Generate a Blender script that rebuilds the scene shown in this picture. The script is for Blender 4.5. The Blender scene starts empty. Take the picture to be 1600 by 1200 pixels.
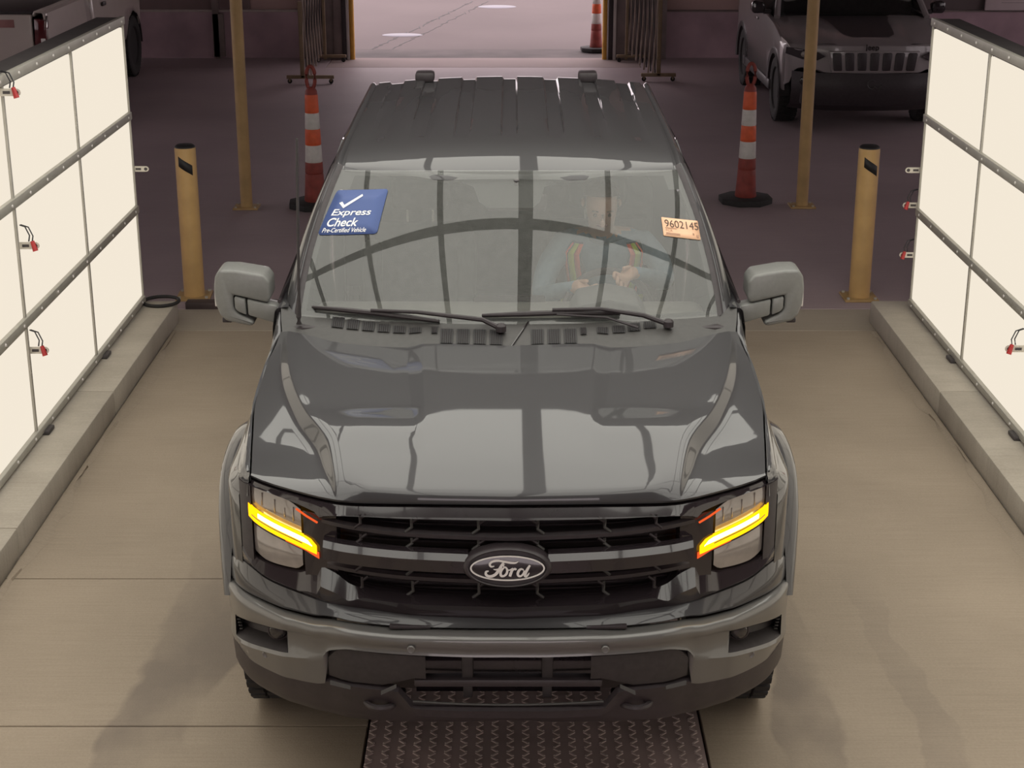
import bpy, bmesh, math, random
import numpy as np
from mathutils import Vector, Matrix
random.seed(7)
SC = bpy.context.scene
COL = SC.collection
R = math.radians
PI = math.pi

# ---------------------------------------------------------------- camera, world, exposure
cam = bpy.data.objects.new('camera', bpy.data.cameras.new('camera'))
COL.objects.link(cam)
cam.data.sensor_width = 36.0
cam.data.lens = 36.0 * 2540.0 / 1600.0
cam.data.clip_start = 0.05
cam.data.clip_end = 300
cam.location = (0.0, -4.6, 3.17)
cam.rotation_euler = (R(90 - 18.9), 0, 0)
SC.camera = cam
world = bpy.data.worlds.new('overcast_sky')
SC.world = world
world.use_nodes = True
WB = world.node_tree.nodes['Background']
WB.inputs[0].default_value = (1.0, 0.86, 0.885, 1)
WB.inputs[1].default_value = 2.5
vs = SC.view_settings
vs.view_transform = 'Standard'
vs.look = 'None'
vs.exposure = 0.0
vs.gamma = 1.0
vs.use_curve_mapping = False
WALL_L = 0.90      # radiance of the side light panels
CEIL_L = 2.25       # radiance of the overhead light panels
GARAGE_L = 2.6     # radiance of the added garage fill lamps


# ---------------------------------------------------------------- materials
def mat(name, col, rough=0.5, metal=0.0, coat=0.0, var=0.0, scale=8.0, bump=0.0, bscale=60.0, emit=None, estr=0.0, spec=0.5, coatr=0.03):
    m = bpy.data.materials.new(name)
    m.use_nodes = True
    nt = m.node_tree
    b = nt.nodes['Principled BSDF']
    b.inputs['Base Color'].default_value = (*col, 1)
    b.inputs['Roughness'].default_value = rough
    b.inputs['Metallic'].default_value = metal
    b.inputs['Coat Weight'].default_value = coat
    b.inputs['Coat Roughness'].default_value = coatr
    b.inputs['Specular IOR Level'].default_value = spec
    if emit:
        b.inputs['Emission Color'].default_value = (*emit, 1)
        b.inputs['Emission Strength'].default_value = estr
    tc = nt.nodes.new('ShaderNodeTexCoord')
    if var > 0:
        n = nt.nodes.new('ShaderNodeTexNoise')
        n.inputs['Scale'].default_value = scale
        n.inputs['Detail'].default_value = 6
        nt.links.new(tc.outputs['Object'], n.inputs['Vector'])
        r = nt.nodes.new('ShaderNodeValToRGB')
        r.color_ramp.elements[0].position = 0.3
        r.color_ramp.elements[1].position = 0.7
        r.color_ramp.elements[0].color = (*[c * (1 - var) for c in col], 1)
        r.color_ramp.elements[1].color = (*[min(1, c * (1 + var)) for c in col], 1)
        nt.links.new(n.outputs['Fac'], r.inputs['Fac'])
        nt.links.new(r.outputs['Color'], b.inputs['Base Color'])
    if bump > 0:
        n2 = nt.nodes.new('ShaderNodeTexNoise')
        n2.inputs['Scale'].default_value = bscale
        n2.inputs['Detail'].default_value = 4
        nt.links.new(tc.outputs['Object'], n2.inputs['Vector'])
        bp = nt.nodes.new('ShaderNodeBump')
        bp.inputs['Strength'].default_value = bump
        bp.inputs['Distance'].default_value = 0.01
        nt.links.new(n2.outputs['Fac'], bp.inputs['Height'])
        nt.links.new(bp.outputs['Normal'], b.inputs['Normal'])
    return m


def emat(name, col, strength):
    m = bpy.data.materials.new(name)
    m.use_nodes = True
    nt = m.node_tree
    nt.nodes.remove(nt.nodes['Principled BSDF'])
    e = nt.nodes.new('ShaderNodeEmission')
    e.inputs[0].default_value = (*col, 1)
    e.inputs[1].default_value = strength
    nt.links.new(e.outputs[0], nt.nodes['Material Output'].inputs[0])
    return m


def glass(name, tint=(0.8, 0.82, 0.8), refl=1.7, ior=1.5, film=0.005):
    m = bpy.data.materials.new(name)
    m.use_nodes = True
    nt = m.node_tree
    nt.nodes.remove(nt.nodes['Principled BSDF'])
    t = nt.nodes.new('ShaderNodeBsdfTransparent')
    t.inputs[0].default_value = (*tint, 1)
    g = nt.nodes.new('ShaderNodeBsdfGlossy')
    g.inputs['Roughness'].default_value = 0.0
    f = nt.nodes.new('ShaderNodeFresnel')
    f.inputs[0].default_value = ior
    k = nt.nodes.new('ShaderNodeMath')
    k.operation = 'MULTIPLY'
    k.use_clamp = True
    k.inputs[1].default_value = refl
    cap = nt.nodes.new('ShaderNodeMath')
    cap.operation = 'MINIMUM'
    cap.inputs[1].default_value = 0.15
    nt.links.new(k.outputs[0], cap.inputs[0])
    film_diffuse = nt.nodes.new('ShaderNodeBsdfDiffuse')  # pale diffuse film mixed in to lift the dark parts of the glass
    film_diffuse.inputs[0].default_value = (0.75, 0.76, 0.72, 1)
    dm = nt.nodes.new('ShaderNodeMixShader')
    nz = nt.nodes.new('ShaderNodeTexNoise')
    nz.inputs['Scale'].default_value = 2.5
    tcd = nt.nodes.new('ShaderNodeTexCoord')
    nt.links.new(tcd.outputs['Object'], nz.inputs['Vector'])
    mr_ = nt.nodes.new('ShaderNodeMapRange')
    mr_.inputs['To Min'].default_value = film * 0.85
    mr_.inputs['To Max'].default_value = film * 1.15
    nt.links.new(nz.outputs['Fac'], mr_.inputs['Value'])
    nt.links.new(mr_.outputs[0], dm.inputs[0])
    mx = nt.nodes.new('ShaderNodeMixShader')
    nt.links.new(f.outputs[0], k.inputs[0])
    nt.links.new(cap.outputs[0], mx.inputs[0])
    nt.links.new(t.outputs[0], dm.inputs[1])
    nt.links.new(film_diffuse.outputs[0], dm.inputs[2])
    nt.links.new(dm.outputs[0], mx.inputs[1])
    nt.links.new(g.outputs[0], mx.inputs[2])
    nt.links.new(mx.outputs[0], nt.nodes['Material Output'].inputs[0])
    return m


def concrete(name, c1, c2, dark, bands=(), scale=1.2, rough=0.75, spec=0.3):
    """worn concrete: broad mottling, broom lines across the bay, tyre-worn bands along it"""
    m = bpy.data.materials.new(name)
    m.use_nodes = True
    nt = m.node_tree
    N, L = nt.nodes, nt.links
    b = N['Principled BSDF']
    b.inputs['Roughness'].default_value = rough
    b.inputs['Specular IOR Level'].default_value = spec
    g = N.new('ShaderNodeNewGeometry')
    pos = g.outputs['Position']

    def noise(sc, vec=(1, 1, 1), det=6):
        mp = N.new('ShaderNodeMapping')
        mp.inputs['Scale'].default_value = vec
        L.new(pos, mp.inputs['Vector'])
        n = N.new('ShaderNodeTexNoise')
        n.inputs['Scale'].default_value = sc
        n.inputs['Detail'].default_value = det
        L.new(mp.outputs[0], n.inputs['Vector'])
        return n.outputs['Fac']

    def ramp(fac, p0, p1, a=(0, 0, 0), c=(1, 1, 1)):
        r = N.new('ShaderNodeValToRGB')
        r.color_ramp.elements[0].position = p0
        r.color_ramp.elements[1].position = p1
        r.color_ramp.elements[0].color = (*a, 1)
        r.color_ramp.elements[1].color = (*c, 1)
        L.new(fac, r.inputs[0])
        return r.outputs[0]

    def mix(fac, a, c, mode='MIX'):
        x = N.new('ShaderNodeMixRGB')
        x.blend_type = mode
        for s, v in ((0, fac), (1, a), (2, c)):
            if isinstance(v, (int, float)):
                x.inputs[s].default_value = v
            elif isinstance(v, tuple):
                x.inputs[s].default_value = (*v, 1)
            else:
                L.new(v, x.inputs[s])
        return x.outputs[0]

    def math_(op, a, c=0.0):
        x = N.new('ShaderNodeMath')
        x.operation = op
        for s, v in ((0, a), (1, c)):
            if isinstance(v, (int, float)):
                x.inputs[s].default_value = v
            else:
                L.new(v, x.inputs[s])
        return x.outputs[0]
    colr = ramp(noise(scale), 0.35, 0.68, c1, c2)
    colr = mix(0.10, colr, ramp(noise(5.0, (0.6, 22, 1)), 0.3, 0.7, tuple(0.5 * v for v in c1), tuple(min(1, 1.5 * v) for v in c2)))
    colr = mix(0.10, colr, ramp(noise(90.0), 0.3, 0.7, dark, tuple(min(1, 1.4 * v) for v in c2)))
    sx = N.new('ShaderNodeSeparateXYZ')
    L.new(pos, sx.inputs[0])
    for (x0, w, amp, st, y1) in bands:
        wob = math_('MULTIPLY', math_('SUBTRACT', noise(1.1, (1, 1, 1), 5), 0.5), amp)
        d = math_('ABSOLUTE', math_('SUBTRACT', math_('ADD', sx.outputs[0], wob), x0))
        f = math_('SUBTRACT', 1.0, math_('DIVIDE', d, w))
        f = ramp(f, 0.0, 0.16)
        f = mix(1.0, f, ramp(noise(2.2, (1, 0.6, 1)), 0.36, 0.6), 'MULTIPLY')
        yy = ramp(math_('DIVIDE', math_('SUBTRACT', y1, sx.outputs[1]), 2.0), 0.0, 0.4)
        f = mix(1.0, f, yy, 'MULTIPLY')
        f = math_('MULTIPLY', f, st)
        colr = mix(f, colr, dark)
    L.new(colr, b.inputs['Base Color'])
    bp = N.new('ShaderNodeBump')
    bp.inputs['Strength'].default_value = 0.25
    bp.inputs['Distance'].default_value = 0.006
    L.new(noise(140.0), bp.inputs['Height'])
    L.new(bp.outputs[0], b.inputs['Normal'])
    return m


M = {}
M['paint'] = mat('grey_metallic_paint', (0.060, 0.058, 0.0615), 0.45, 0.2, 0.86, var=0.02, scale=300, spec=0.15)
M['bumper_paint'] = mat('grey_bumper_paint', (0.15, 0.145, 0.14), 0.40, 0.4, 0.7, var=0.02, scale=300)  # body grey brightened to stand in for light missing on the bumper
M['gloss_black'] = mat('gloss_black_trim', (0.026, 0.020, 0.023), 0.12, 0, 0.6, var=0.05)
M['satin_black'] = mat('satin_black_plastic', (0.034, 0.026, 0.029), 0.45, var=0.15, scale=40, bump=0.05, bscale=400)
M['dark_plastic'] = mat('charcoal_plastic', (0.034, 0.028, 0.029), 0.55, var=0.15, scale=50, bump=0.08, bscale=500)
M['mid_plastic'] = mat('grey_plastic', (0.055, 0.052, 0.05), 0.5, var=0.1, scale=40, bump=0.05, bscale=500)
M['mirror_plastic'] = mat('mirror_cap_grey', (0.19, 0.19, 0.18), 0.45, 0.1, 0.15, var=0.05, scale=60)
M['rubber'] = mat('tyre_rubber', (0.02, 0.018, 0.018), 0.8, var=0.2, scale=30, bump=0.1, bscale=150)
M['lens'] = mat('headlamp_lens', (0.30, 0.27, 0.25), 0.08, 0.2, 1.0, var=0.12, scale=18)
M['lens_dark'] = mat('headlamp_inner', (0.05, 0.045, 0.045), 0.15, 0.3, 0.8, var=0.2, scale=20)
M['amber'] = emat('amber_lamp', (1.0, 0.47, 0.004), 2.0)
M['amber_core'] = emat('amber_lamp_core', (1.0, 0.72, 0.22), 6.5)
M['amber_dim'] = emat('amber_lamp_edge', (1.0, 0.13, 0.03), 0.9)
M['chrome'] = mat('bright_metal', (0.55, 0.54, 0.52), 0.2, 1.0, var=0.05)
M['badge_white'] = mat('badge_silver', (0.72, 0.68, 0.65), 0.35, 0.1, var=0.04)
M['glass'] = glass('windscreen_glass', film=0.082)
M['dark_glass'] = glass('side_glass', (0.25, 0.26, 0.26), 1.3)
M['pane'] = glass('window_pane', (0.85, 0.86, 0.86), 1.5)
M['interior'] = mat('cabin_trim_dark', (0.15, 0.14, 0.13), 0.7, var=0.15, scale=15, bump=0.1, bscale=300)
M['seat'] = mat('seat_fabric', (0.10, 0.095, 0.095), 0.85, var=0.2, scale=25, bump=0.2, bscale=300)
M['decal_blue'] = mat('decal_blue', (0.055, 0.095, 0.27), 0.5, var=0.03, scale=10)
M['decal_white'] = mat('decal_white', (0.85, 0.85, 0.85), 0.5, var=0.02)
M['decal_peach'] = mat('decal_peach', (0.85, 0.52, 0.33), 0.5, var=0.04, scale=30)
M['ink'] = mat('printed_ink', (0.08, 0.045, 0.03), 0.6, var=0.1)
M['ink_faint'] = mat('printed_ink_faint', (0.42, 0.24, 0.15), 0.6, var=0.2, scale=300)
M['yellow'] = mat('safety_yellow_paint', (0.54, 0.34, 0.135), 0.5, var=0.12, scale=6, bump=0.05)
M['yellow_dull'] = mat('worn_yellow_paint', (0.40, 0.26, 0.11), 0.55, var=0.15, scale=6)
M['mark_black'] = mat('black_marking', (0.015, 0.014, 0.015), 0.6, var=0.2)
M['alu'] = mat('aluminium_rail', (0.42, 0.40, 0.35), 0.5, 0.0, var=0.08, scale=12)
M['alu_dark'] = mat('dark_case', (0.06, 0.052, 0.052), 0.6, var=0.15, scale=8)
M['kerb'] = concrete('kerb_concrete', (0.38, 0.34, 0.285), (0.48, 0.435, 0.37), (0.24, 0.205, 0.175), scale=3.0)
M['panel_lit'] = emat('lit_diffuser', (1.0, 0.90, 0.75), WALL_L)
M['ceil_lit'] = emat('lit_diffuser_overhead', (1.0, 0.97, 0.88), CEIL_L)
M['tube'] = emat('tube_lamp', (1.0, 0.86, 0.80), GARAGE_L)
M['cone_orange'] = mat('cone_orange', (0.62, 0.10, 0.03), 0.5, var=0.1, scale=20)
M['cone_red'] = mat('cone_weathered_red', (0.22, 0.035, 0.025), 0.6, var=0.2, scale=14)
M['cone_white'] = mat('reflective_white', (0.55, 0.53, 0.50), 0.5, var=0.08, scale=20)
M['tan_metal'] = mat('tan_painted_steel', (0.24, 0.165, 0.10), 0.55, var=0.15, scale=10)
M['gate_slat'] = mat('gate_steel', (0.34, 0.26, 0.22), 0.5, 0.1, var=0.2, scale=8)
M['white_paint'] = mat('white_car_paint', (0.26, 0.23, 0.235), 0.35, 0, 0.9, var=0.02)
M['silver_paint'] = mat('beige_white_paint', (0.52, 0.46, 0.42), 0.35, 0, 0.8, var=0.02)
M['wheel'] = mat('alloy_wheel', (0.30, 0.27, 0.27), 0.35, 0.7, var=0.05)
M['red_lens'] = mat('tail_lamp_red', (0.10, 0.012, 0.015), 0.15, 0, 0.8, var=0.2, scale=15)
M['red_decal'] = mat('faded_red_decal', (0.28, 0.13, 0.12), 0.5, var=0.1)
M['knee'] = mat('dark_knee_wall', (0.42, 0.29, 0.33), 0.8, var=0.2, scale=2.0)
M['wall_tan'] = mat('tan_wall_panel', (0.50, 0.345, 0.325), 0.8, var=0.08, scale=1.5)
M['wall_brown'] = mat('brown_wall_panel', (0.24, 0.17, 0.17), 0.8, var=0.15, scale=1.5)
M['wall_dark'] = mat('dark_garage_wall', (0.17, 0.135, 0.135), 0.85, var=0.15, scale=1.0)
M['ledge'] = mat('pale_ledge', (0.45, 0.38, 0.36), 0.6, var=0.08)
M['jamb'] = mat('dark_jamb', (0.20, 0.155, 0.15), 0.6, var=0.2, scale=4)
M['jamb_white'] = mat('pale_jamb_edge', (0.5, 0.46, 0.45), 0.5, var=0.08)
M['sign'] = mat('pale_sign_board', (0.62, 0.52, 0.53), 0.5, var=0.03)
M['sign_ink'] = mat('sign_grey_line', (0.33, 0.27, 0.28), 0.5, var=0.1)
M['red_cap'] = mat('red_connector', (0.45, 0.03, 0.03), 0.4, var=0.1)
M['wire'] = mat('dark_wire', (0.03, 0.03, 0.035), 0.5, var=0.1)
M['bracket'] = mat('pale_bracket', (0.62, 0.58, 0.50), 0.45, var=0.08, scale=40)
M['skin'] = mat('skin', (0.50, 0.30, 0.22), 0.55, var=0.08, scale=20)
M['shirt'] = mat('blue_grey_shirt', (0.20, 0.27, 0.33), 0.8, var=0.1, scale=30, bump=0.3, bscale=25)
M['vest'] = mat('dark_vest', (0.05, 0.055, 0.06), 0.8, var=0.15, scale=20)
M['hiviz'] = mat('lime_stripe', (0.55, 0.62, 0.03), 0.6, var=0.05)
M['hiviz_orange'] = mat('orange_stripe', (0.85, 0.13, 0.06), 0.6, var=0.05)
M['hair'] = mat('short_hair', (0.10, 0.07, 0.05), 0.8, var=0.2, scale=80, bump=0.4, bscale=120)
M['puddle'] = mat('wet_patch', (0.17, 0.165, 0.20), 0.45, var=0.05)


# ---------------------------------------------------------------- mesh helpers
def link(name, me, m, parent=None, smooth=True, ang=38):
    o = bpy.data.objects.new(name, me)
    COL.objects.link(o)
    if m is not None:
        me.materials.append(M[m] if isinstance(m, str) else m)
    if smooth:
        me.shade_smooth()
        me.set_sharp_from_angle(angle=R(ang))
    if parent is not None:
        o.parent = parent
    return o


def raw(name, v, f, m, parent=None, smooth=True, ang=38):
    me = bpy.data.meshes.new(name)
    me.from_pydata([tuple(map(float, p)) for p in v], [], f)
    me.update()
    return link(name, me, m, parent, smooth, ang)


def frombm(name, bm, m, parent=None, smooth=True, ang=38):
    me = bpy.data.meshes.new(name)
    bm.normal_update()
    bm.to_mesh(me)
    bm.free()
    return link(name, me, m, parent, smooth, ang)


def addbox(bm, c, s, rot=None, bev=0.0, seg=2):
    mtx = Matrix.Translation(Vector(c))
    if rot is not None:
        mtx = mtx @ rot
    mtx = mtx @ Matrix.Diagonal((s[0], s[1], s[2], 1))
    r = bmesh.ops.create_cube(bm, size=1.0, matrix=mtx)
    if bev > 0:
        es = list({e for v in r['verts'] for e in v.link_edges})
        bmesh.ops.bevel(bm, geom=es, offset=bev, segments=seg, profile=0.5, affect='EDGES')


def box(name, c, s, m, parent=None, bev=0.0, rot=None, seg=2):
    bm = bmesh.new()
    addbox(bm, c, s, rot, bev, seg)
    return frombm(name, bm, m, parent)


def addcyl(bm, p0, p1, r0, r1=None, n=16, caps=True):
    p0, p1 = Vector(p0), Vector(p1)
    r1 = r0 if r1 is None else r1
    d = p1 - p0
    q = d.to_track_quat('Z', 'Y').to_matrix().to_4x4()
    bmesh.ops.create_cone(bm, cap_ends=caps, segments=n, radius1=r0, radius2=r1, depth=d.length,
                          matrix=Matrix.Translation((p0 + p1) / 2) @ q)


def cyl(name, p0, p1, r0, m, parent=None, r1=None, n=16):
    bm = bmesh.new()
    addcyl(bm, p0, p1, r0, r1, n)
    return frombm(name, bm, m, parent)


def addtube(bm, pts, r, n=8, flat=1.0):
    pts = [Vector(p) for p in pts]
    rings = []
    up = Vector((0, 0, 1))
    for i, p in enumerate(pts):
        t = (pts[min(i + 1, len(pts) - 1)] - pts[max(i - 1, 0)]).normalized()
        a = t.cross(up)
        if a.length < 1e-3:
            a = t.cross(Vector((0, 1, 0)))
        a.normalize()
        b = a.cross(t).normalized()
        rr = r[i] if isinstance(r, (list, tuple)) else r
        rings.append([bm.verts.new(p + a * math.cos(2 * PI * k / n) * rr + b * math.sin(2 * PI * k / n) * rr * flat) for k in range(n)])
    for i in range(len(rings) - 1):
        for k in range(n):
            bm.faces.new((rings[i][k], rings[i][(k + 1) % n], rings[i + 1][(k + 1) % n], rings[i + 1][k]))
    bm.faces.new(rings[0][::-1])
    bm.faces.new(rings[-1])


def tube(name, pts, r, m, parent=None, n=8, flat=1.0):
    bm = bmesh.new()
    addtube(bm, pts, r, n, flat)
    return frombm(name, bm, m, parent)


def lathe(name, prof, m, parent=None, n=24, loc=(0, 0, 0), axis='Z', sq=None):
    """prof: list of (radius, height)"""
    v, f = [], []
    for (r, h) in prof:
        for k in range(n):
            a = 2 * PI * k / n
            p = (r * math.cos(a), r * math.sin(a), h)
            if axis == 'X':
                p = (p[2], p[0], p[1])
            elif axis == 'Y':
                p = (p[0], p[2], p[1])
            v.append((p[0] + loc[0], p[1] + loc[1], p[2] + loc[2]))
    for i in range(len(prof) - 1):
        for k in range(n):
            f.append((i * n + k, i * n + (k + 1) % n, (i + 1) * n + (k + 1) % n, (i + 1) * n + k))
    f.append(tuple(range(n))[::-1])
    f.append(tuple((len(prof) - 1) * n + k for k in range(n)))
    o = raw(name, v, f, m, parent)
    return o


def interp(tab, x):
    """monotone cubic through (x, y) table"""
    xs = [t[0] for t in tab]
    ys = [t[1] for t in tab]
    n = len(xs)
    if x <= xs[0]:
        return ys[0]
    if x >= xs[-1]:
        return ys[-1]
    d = [(ys[i + 1] - ys[i]) / (xs[i + 1] - xs[i]) for i in range(n - 1)]
    ms = [d[0]] + [0 if d[i - 1] * d[i] <= 0 else 2 * d[i - 1] * d[i] / (d[i - 1] + d[i]) for i in range(1, n - 1)] + [d[-1]]
    for i in range(n - 1):
        if x <= xs[i + 1]:
            h = xs[i + 1] - xs[i]
            t = (x - xs[i]) / h
            return ((2 * t**3 - 3 * t**2 + 1) * ys[i] + (t**3 - 2 * t**2 + t) * h * ms[i]
                    + (-2 * t**3 + 3 * t**2) * ys[i + 1] + (t**3 - t**2) * h * ms[i + 1])


def lin(a, b, n):
    return [a + (b - a) * i / (n - 1) for i in range(n)]


def grid(name, rows, m, parent=None, out=None, skip=None, ang=30, mirror=False, thick=0.0):
    """rows[i][j] 3D points -> quads; out = rough outward direction; mirror adds the x<0 half (rows run from x=0)"""
    if mirror:
        rows = [[(-p[0], p[1], p[2]) for p in r[:0:-1]] + list(r) if abs(r[0][0]) < 1e-6 else r for r in rows]
    nr, nc = len(rows), len(rows[0])
    v = [p for r in rows for p in r]
    f = []
    for i in range(nr - 1):
        for j in range(nc - 1):
            if skip and skip(i, j):
                continue
            f.append((i * nc + j, i * nc + j + 1, (i + 1) * nc + j + 1, (i + 1) * nc + j))
    if out is not None and f:
        s = Vector((0, 0, 0))
        for q in f:
            a, b, c, d = (Vector(v[k]) for k in q)
            s += (c - a).cross(d - b)
        if s.dot(Vector(out)) < 0:
            f = [q[::-1] for q in f]
    o = raw(name, v, f, m, parent, True, ang)
    if thick > 0:
        md = o.modifiers.new('thickness', 'SOLIDIFY')
        md.thickness = thick
        md.offset = -1
    return o


def mir(pts, s):
    return [(p[0] * s, p[1], p[2]) for p in pts]


def prism(name, pts, axis, d0, d1, m, parent=None, bev=0.0, seg=2):
    """extrude polygon given in the plane normal to axis ('x','y','z') between d0 and d1"""
    bm = bmesh.new()

    def mk(p, d):
        return {'x': (d, p[0], p[1]), 'y': (p[0], d, p[1]), 'z': (p[0], p[1], d)}[axis]
    a = [bm.verts.new(mk(p, d0)) for p in pts]
    b = [bm.verts.new(mk(p, d1)) for p in pts]
    n = len(pts)
    bm.faces.new(a)
    bm.faces.new(b[::-1])
    for k in range(n):
        bm.faces.new((a[k], b[k], b[(k + 1) % n], a[(k + 1) % n]))
    bmesh.ops.recalc_face_normals(bm, faces=bm.faces)
    if bev > 0:
        bmesh.ops.bevel(bm, geom=list(bm.edges), offset=bev, segments=seg, profile=0.5, affect='EDGES')
    return frombm(name, bm, m, parent)


def thing(name, label, cat, loc=(0, 0, 0), rz=0.0, group=None):
    o = bpy.data.objects.new(name, None)
    COL.objects.link(o)
    o.empty_display_size = 0.1
    o.location = loc
    o.rotation_euler = (0, 0, rz)
    return tag(o, label, cat, group)


def tag(o, label, cat, group=None):
    o['label'] = label
    o['category'] = cat
    if group:
        o['group'] = group
    return o


def struct(o):
    o['kind'] = 'structure'
    return o


def copy_tree(o, parent=None):
    c = o.copy()
    COL.objects.link(c)
    c.parent = parent
    for ch in list(o.children):
        copy_tree(ch, c)
    return c


def text_mesh(body, size=1.0, shear=0.0, offset=0.0, extrude=0.0, space=1.0):
    cu = bpy.data.curves.new('lettering', 'FONT')
    cu.body = body
    cu.size = size
    cu.shear = shear
    cu.offset = offset
    cu.extrude = extrude
    cu.space_character = space
    o = bpy.data.objects.new('lettering', cu)
    COL.objects.link(o)
    dg = bpy.context.evaluated_depsgraph_get()
    dg.update()
    me = bpy.data.meshes.new_from_object(o.evaluated_get(dg))
    bpy.data.objects.remove(o)
    bpy.data.curves.remove(cu)
    me.materials.clear()
    return me


def stroke(bm, pts, w, z=0.0, n=6):
    """flat pen stroke in xy with rounded ends; w = width or list of widths"""
    P = [Vector((p[0], p[1], 0)) for p in pts]
    # catmull-rom densify
    D, W = [], []
    for i in range(len(P) - 1):
        p0, p1, p2, p3 = P[max(i - 1, 0)], P[i], P[i + 1], P[min(i + 2, len(P) - 1)]
        for k in range(n):
            t = k / n
            D.append(0.5 * ((2 * p1) + (p2 - p0) * t + (2 * p0 - 5 * p1 + 4 * p2 - p3) * t**2 + (3 * p1 - p0 - 3 * p2 + p3) * t**3))
            W.append(w if not isinstance(w, (list, tuple)) else w[i] + (w[i + 1] - w[i]) * t)
    D.append(P[-1])
    W.append(w if not isinstance(w, (list, tuple)) else w[-1])
    L_, R_ = [], []
    for i, p in enumerate(D):
        t = (D[min(i + 1, len(D) - 1)] - D[max(i - 1, 0)])
        t = t.normalized() if t.length > 1e-9 else Vector((1, 0, 0))
        nrm = Vector((-t.y, t.x, 0)) * W[i] / 2
        L_.append(bm.verts.new((p.x + nrm.x, p.y + nrm.y, z)))
        R_.append(bm.verts.new((p.x - nrm.x, p.y - nrm.y, z)))
    for i in range(len(D) - 1):
        bm.faces.new((L_[i], R_[i], R_[i + 1], L_[i + 1]))


# ================================================================ the setting
BAY_L, BAY_R = -2.255, 2.42
M['floor'] = concrete('bay_concrete', (0.29, 0.237, 0.181), (0.378, 0.31, 0.239), (0.185, 0.152, 0.127),
                      bands=((-1.32, 0.16, 0.55, 0.75, 2.6), (1.10, 0.11, 0.35, 0.7, 3.4), (1.55, 0.08, 0.5, 0.3, 2.2)), scale=0.9)
M['floor_far'] = concrete('apron_concrete', (0.31, 0.265, 0.215), (0.37, 0.32, 0.26), (0.2, 0.165, 0.14), scale=1.5)
M['floor_dark'] = concrete('garage_floor', (0.30, 0.238, 0.25), (0.39, 0.31, 0.325), (0.2, 0.16, 0.168), scale=0.5, rough=0.6)
M['floor_light'] = concrete('doorway_floor', (0.27, 0.21, 0.205), (0.33, 0.26, 0.25), (0.15, 0.12, 0.12), scale=0.8)
M['yard'] = concrete('yard_asphalt', (0.115, 0.092, 0.091), (0.142, 0.114, 0.113), (0.07, 0.056, 0.056), scale=0.35)
M['yard_dark'] = concrete('yard_asphalt_dark', (0.06, 0.05, 0.05), (0.13, 0.108, 0.107), (0.05, 0.043, 0.043), scale=1.3)

# one floor base, slabs and plates lie in it as pieces
floor = struct(box('floor', (0, 5.0, -0.09), (22, 34, 0.12), 'wall_dark'))
PL, PR = -0.535, 0.705


def slab(x0, x1, y0, y1, m, top=0.0):
    return box('slab', ((x0 + x1) / 2, (y0 + y1) / 2, top - 0.02), (x1 - x0 - 0.008, y1 - y0 - 0.008, 0.04), m, floor, 0.003, seg=1)


for (y0, y1) in ((-9.0, 0.722), (0.722, 1.98), (1.98, 5.755)):
    slab(BAY_L - 0.35, PL, y0, y1, 'floor')
slab(PR, BAY_R + 0.35, -9.0, 5.755, 'floor')
slab(PL, PR, 3.2, 5.755, 'floor')
slab(BAY_L - 0.35, BAY_R + 0.35, 5.755, 6.27, 'floor_far')
for (x0, x1, y0, y1) in ((-10.5, BAY_L - 0.35, -9, 6.27), (BAY_R + 0.35, 10.5, -9, 6.27), (-10.5, 10.5, 6.27, 18.3)):
    slab(x0, x1, y0, y1, 'floor_dark')
slab(-10.5, -2.6, 18.3, 19.3, 'floor_dark')
slab(-2.6, 1.8, 18.3, 19.3, 'floor_light')
slab(1.8, 10.5, 18.3, 19.3, 'floor_dark')

# chequer plate down the middle of the bay
plate = box('tread_plate', (0, 0, 0), (PR - PL - 0.012, 6.0, 0.03), mat('rusty_steel_plate', (0.30, 0.225, 0.22), 0.6, 0.0, var=0.3, scale=2.5), None, 0.002)
plate.location = ((PL + PR) / 2, 0.2, -0.013)
struct(plate)
plate.name = 'trim_1'
tv, tf = [], []
for i in range(22):
    for j in range(96):
        x, y = -0.60 + i * 0.0565, -1.35 + j * 0.0283
        c_ = s_ = math.sqrt(0.5)
        s_ = s_ if (i + j) % 2 else -s_
        k = len(tv)
        for z in (0.014, 0.019):
            q = 1.0 if z < 0.016 else 0.75
            for (u, v) in ((-0.017, -0.005), (0.017, -0.005), (0.017, 0.005), (-0.017, 0.005)):
                tv.append((x + (u * c_ - v * s_) * q, y + (u * s_ + v * c_) * q, z))
        tf += [(k + 4, k + 5, k + 6, k + 7)] + [(k + n_, k + (n_ + 1) % 4, k + 4 + (n_ + 1) % 4, k + 4 + n_) for n_ in range(4)]
tread = raw('tread_pattern', tv, tf, mat('worn_steel_lugs', (0.38, 0.30, 0.285), 0.55, 0.0, var=0.2, scale=5), plate, False)
tread['kind'] = 'stuff'

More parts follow.
